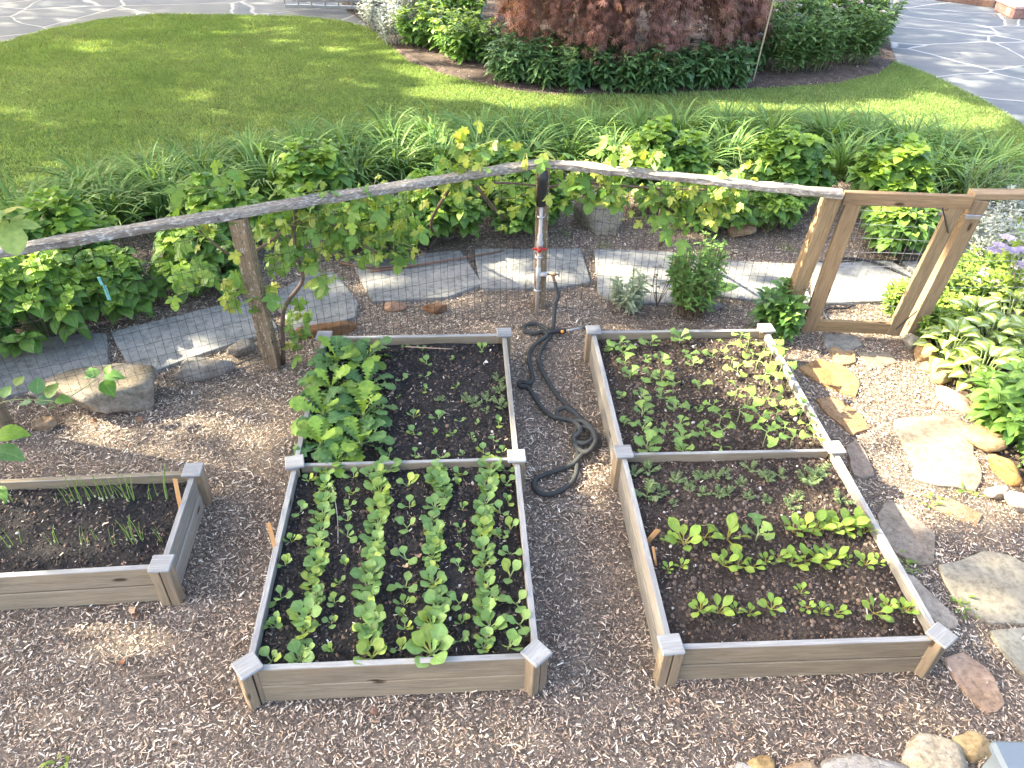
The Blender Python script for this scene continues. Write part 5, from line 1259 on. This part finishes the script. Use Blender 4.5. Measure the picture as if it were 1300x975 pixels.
L.inst(T['ovate'], np.array([b+[-.02, 0, .10], b+[-.06, 0, .09], b+[-.03, .03, .12]]), [-1.2, 1.2, -.4], [.5, .4, .6], [0, 0, 0], np.array([.17, .12, .10]), tints(3, (.12, .24, .06), (.18, .3, .07))); tube(S, [b, b+[-.02, 0, .1]], .004, 5, (.25, .3, .12))
S.build('stem', M['stalk'], tl); L.build('leaves', M['leaf'], tl, True)
for i, (u, v, lb) in enumerate([(668, 372, 'dry bare stems behind the hose connector, left'), (735, 372, 'dry bare stems right of the hose connector'), (530, 395, 'withered grey sprig on the rust coloured edging rock')]):
    b = P(u, v); rt = empty('dry_sprig', (*b[:2], 0), lb, 'twig'); S = Acc()
    for k in range(5): e = b+[R.normal()*.05, R.normal()*.03, .08+.12*R.random()]; tube(S, [b, (b+e)/2+[R.normal()*.01, 0, 0], e], .002, 4, (.22, .17, .12), taper=.5)
    S.build('stems', M['stalk'], rt)

# hosta border on the right
for i, (u, v, r_, lb) in enumerate([(1200, 462, .22, 'variegated hosta nearest the orange border rocks'), (1238, 492, .24, 'variegated hosta leaning over the pinkish border rock'), (1248, 455, .25, 'variegated hosta in the middle of the hosta patch'), (1288, 462, .24, 'variegated hosta at the right edge'), (1225, 430, .22, 'variegated hosta behind the middle one'), (1275, 420, .24, 'variegated hosta at the back right')]):
    b = P(u, v); rt = empty('hosta', (*b[:2], 0), lb, 'hosta', 'variegated hostas by the gate'); L = Acc(); S = Acc(); n_ = 34; ph = np.arange(n_)*2.4; q = np.sqrt(np.arange(n_)/n_)
    pos = np.stack([b[0]+q*r_*.75*np.cos(ph), b[1]+q*r_*.75*np.sin(ph), .10+.16*(1-q*q)+.03*R.random(n_)], 1)
    L.inst(T['hosta'], pos, ph-math.pi/2+R.normal(size=n_)*.2, .25+.6*(1-q)+R.normal(size=n_)*.12, R.normal(size=n_)*.2, .10+.045*R.random(n_), tints(n_, (.22, .34, .07), (.33, .43, .10)))
    for k in range(n_): tube(S, [b, pos[k]], .003, 4, (.28, .36, .16), cap=False)
    S.build('stalks', M['stalk'], rt); L.build('leaves', M['hosta'], rt, True)
lo_ = [(1143, 402, .16, .28), (1192, 392, .22, .30), (1228, 388, .22, .30), (1266, 392, .22, .32), (1300, 400, .22, .32), (1205, 418, .18, .26), (1245, 360, .22, .28), (1180, 428, .15, .24)]
lb8 = ['seen through the gate at its right stile', 'just right of the right gate post', 'second from the right gate post', 'third from the right gate post', 'cut by the right edge above the hostas', 'between the gate post and the hostas', 'behind the others below the silver plant', 'at the foot of the right gate post']
for i, (u, v, r_, h) in enumerate(lo_):
    lance_clump('low_phlox', 'low bushy lance leaved plant '+lb8[i], 'low leafy plants by the gate', P(u, v), r_, h, 34, 'lance', .085, (.12, .23, .05), (.22, .34, .07), M['leaf_soft'], 5, 'perennial', 4, .35, young=(.30, .42, .06), flowers=((.70, .66, .78), .06) if i in (2, 3, 4, 6) else None, fr=.04)
for i, (u, v, lb) in enumerate([(1285, 545, 'leafy green peony at the right edge below the hostas'), (1322, 520, 'leafy green peony mostly outside the right edge'), (1300, 572, 'low leafy peony above the golden border rock')]):
    lance_clump('border_peony', lb, 'leafy peonies right of the border rocks', P(u, v), .26, .40 if i < 2 else .22, 18 if i < 2 else 8, 'lance_wide', .15, (.10, .22, .05), (.18, .32, .065), M['leaf_gloss'], 6, 'peony', 4, .2, young=(.22, .36, .05))
for i, (u, v) in enumerate([(1245, 335), (1272, 352), (1262, 305), (1296, 322)]):
    lance_clump('artemisia', 'feathery silver artemisia behind the right mesh, %s one' % ['left', 'nearest', 'rear', 'right edge'][i], 'silver artemisia by the right fence', P(u, v), .22, .48, 24, 'lance', .07, (.32, .36, .32), (.48, .52, .47), M['silver'], 5, 'silver plant', 7, .5, stem=(.42, .44, .38))
for i, (u, v) in enumerate([(1262, 262), (1225, 265), (1290, 280)]):
    lance_clump('iris_clump', 'upright strappy iris leaves behind the right fence, %s clump' % ['middle', 'left', 'right'][i], 'iris clumps by the right fence', P(u, v), .14, .55, 8, 'blade_up', .48, (.14, .23, .12), (.26, .34, .20), M['blade'], 4, 'iris', 1, 1.25, top=.15)
cb = P(1290, 405); clm = empty('clematis', (*cb[:2], 0), 'clematis with pale purple flowers and yellow green leaves at the right edge', 'clematis'); S = Acc(); L = Acc()
for k in range(14):
    e = cb+[R.normal()*.14, R.normal()*.10, .35+.35*R.random()]; tube(S, spline([cb, (cb+e)/2+[R.normal()*.03, 0, 0], e], 4), .003, 4, (.25, .2, .12), taper=.6, cap=False)
    n_ = 12; L.inst(T['ovate'], e+R.normal(size=(n_, 3))*.06, R.random(n_)*6.28, R.normal(size=n_)*.5, R.normal(size=n_)*.3, .05+.03*R.random(n_), tints(n_, (.20, .32, .05), (.36, .44, .06)))
S.build('stems', M['stalk'], clm); L.build('leaves', M['leaf'], clm, True)
for k, (u, v) in enumerate([(1297, 336), (1270, 312), (1284, 318), (1262, 318), (1280, 302), (1300, 318)]):
    c = PY(u, v, cb[1]-.05); acc = Acc(); n_ = 7; acc.inst(T['ovate_broad'], np.repeat(c[None], n_, 0), np.arange(n_)*6.283/n_, np.full(n_, .35), np.zeros(n_), np.full(n_, .065), tints(n_, (.50, .42, .68), (.62, .56, .78), .06)); acc.build('flower', M['petal'], clm, True)

# scattered weeds in the mulch
for i, (u, v, lb) in enumerate([(765, 315, 'tiny weed in the mulch behind the silvery plant slab'), (720, 300, 'tiny weed right of the standpipe'), (1000, 318, 'small weed patch left of the gate post'), (905, 305, 'small weed in front of the squat tan rock'), (1222, 625, 'tiny weed at the corner of the largest stepping stone'), (1218, 770, 'tiny weed beside the light stepping stone'), (70, 986, 'small weed at the bottom left of the photo'), (1185, 640, 'weed below the largest stepping stone'), (1150, 720, 'weed below the dark brown flat stone')]):
    b = P(u, v); rt = empty('weed', (*b[:2], 0), lb, 'weed'); acc = Acc(); n_ = 16; acc.inst(T['lance_wide'], b+np.concatenate([R.normal(size=(n_, 2))*.035, np.full((n_, 1), .015)], 1), R.random(n_)*6.28, .3+R.random(n_)*.5, R.normal(size=n_)*.2, .02+.02*R.random(n_), tints(n_, (.14, .24, .05), (.26, .34, .07))); acc.build('leaves', M['leaf'], rt, True)

# ------------------------------------------------------------------ trees outside the frame whose crowns shade the garden
LIT = [  # photo ellipses of sunlight reaching the ground: u, v, ru, rv, how open
 (1150, 500, 135, 90, 1), (1210, 595, 95, 70, 1), (1250, 720, 80, 60, .5), (1290, 480, 80, 130, .8), (1130, 395, 130, 38, .95), (1230, 330, 90, 40, .75), (1240, 430, 70, 40, .9),
 (985, 360, 95, 26, .9), (840, 345, 75, 18, .75), (680, 342, 38, 14, .8), (880, 300, 110, 16, .5), (960, 500, 80, 55, .75), (1030, 480, 40, 60, .9), (1115, 640, 60, 30, .45), (1100, 730, 60, 30, .35),
 (400, 58, 80, 5, 1), (330, 42, 60, 4, 1), (480, 66, 60, 5, 1), (590, 122, 80, 7, 1), (110, 62, 25, 3, .8), (1090, 132, 130, 15, 1), (1200, 152, 85, 18, 1), (960, 135, 60, 8, .9), (690, 130, 60, 6, .9), (250, 128, 40, 4, .4),
 (560, 60, 70, 42, .95), (620, 70, 30, 30, .5), (1010, 75, 45, 35, .6), (1200, 70, 60, 5, .35), (1240, 40, 60, 4, .35), (1250, 100, 50, 5, .3), (90, 14, 50, 2, .25), (60, 40, 40, 2, .2),
 (50, 468, 110, 34, 1), (225, 452, 90, 20, .9), (180, 545, 110, 18, .9), (330, 535, 55, 40, .7), (290, 615, 30, 11, .65), (150, 800, 90, 22, .85), (20, 690, 25, 25, .6), (120, 672, 45, 14, .45),
 (480, 300, 50, 30, .75), (590, 215, 45, 40, .8), (790, 240, 60, 24, .7), (900, 250, 60, 20, .65), (60, 360, 70, 40, .4), (420, 240, 50, 20, .5), (850, 215, 60, 20, .6), (985, 215, 50, 24, .6), (300, 290, 40, 30, .35),
 (740, 20, 60, 30, .4), (660, 30, 45, 40, .6), (730, 610, 22, 12, .35), (700, 370, 60, 14, .4), (1235, 870, 60, 30, .4), (470, 470, 40, 40, .35), (480, 690, 30, 50, .25)]
Gl = []
for (u, v, ru, rv, k_) in LIT:
    c = P(u, v)[:2]; ex = (P(u+ru, v)[:2]-P(u-ru, v)[:2])/2; ey = (P(u, v-rv)[:2]-P(u, v+rv)[:2])/2
    ex *= max(1, .30/np.linalg.norm(ex)); ey *= max(1, .30/np.linalg.norm(ey))
    Gl.append((c, np.linalg.inv(np.stack([ex, ey], 1)), k_))
lf = (np.array([(-.5, 0, 0), (0, -.55, .05), (.5, 0, 0), (0, .6, .05)]), [np.array([[0, 1, 2, 3]])], np.zeros((4, 3)), np.ones((4, 3)))
def shade_tree(label, tx, ty, y0, y1, n_, x0=-7.5, x1=9.5):
    root = empty('shade_tree', (tx, ty, 0), label, 'tree', 'tall trees left of the yard'); S = Acc(); L = Acc()
    # hit points on the ground, then back up along the sun's direction to a height in the crown
    hx = x0+(x1-x0)*R.random(n_); hy = y0+(y1-y0)*R.random(n_); z = 6.0+6.0*R.random(n_)**.8
    keep = np.ones(n_, bool); hq = np.stack([hx, hy], 1); wob = (np.stack([fbm(hx, hy, 5, 2.3), fbm(hx, hy, 9, 2.3)], 1)-.5)*.40
    for c, A, k_ in Gl:
        e = (hq+wob-c)@A.T; r2_ = (e**2).sum(1); keep &= ~((r2_ < 1.15) & (R.random(n_) < k_**.6))
    # a few small random chinks give dappling
    keep &= ~((fbm(hx, hy, 33, 1.7, 3) > .70) & (R.random(n_) < .6) & (hy > 4.2) & (hy < 9))
    hx, hy, z = hx[keep], hy[keep], z[keep]; n2 = len(hx)
    pos = np.stack([hx+TS[0]/TS[2]*z, hy+TS[1]/TS[2]*z, z], 1)
    L.inst(lf, pos, R.random(n2)*6.28, R.normal(size=n2)*.6, R.normal(size=n2)*.6, .15+.10*R.random(n2), tints(n2, (.05, .10, .03), (.09, .16, .04)))
    cz = 8.0; tube(S, spline([(tx, ty, -.1), (tx+.1, ty, 3), (tx+.3, ty+.1, 6), (tx+.5, ty, 10)], 5), .28, 10, (.18, .14, .11), taper=.3)
    for k in range(26):
        j = R.integers(n2); e = pos[j]; s0_ = np.array([tx+.3, ty, 4.0+4*R.random()]); tube(S, spline([s0_, (s0_+e)/2+[0, 0, .5], e], 4), .07, 5, (.18, .14, .11), taper=.15, cap=False)
    S.build('trunk', M['bark'], root, True); L.build('crown', M['grass'], root)
shade_tree('tall broadleaf tree nearest the house side, shading the raised beds', -12.5, 2.5, -1.0, 5.2, 21000)
shade_tree('tall broadleaf tree in the middle, shading the fence and daylilies', -13.5, 8.0, 5.2, 11.0, 17000)
shade_tree('tall broadleaf tree farthest back, shading the lawn and patio', -14.5, 14.0, 11.0, 19.5, 32000, -16, 14)
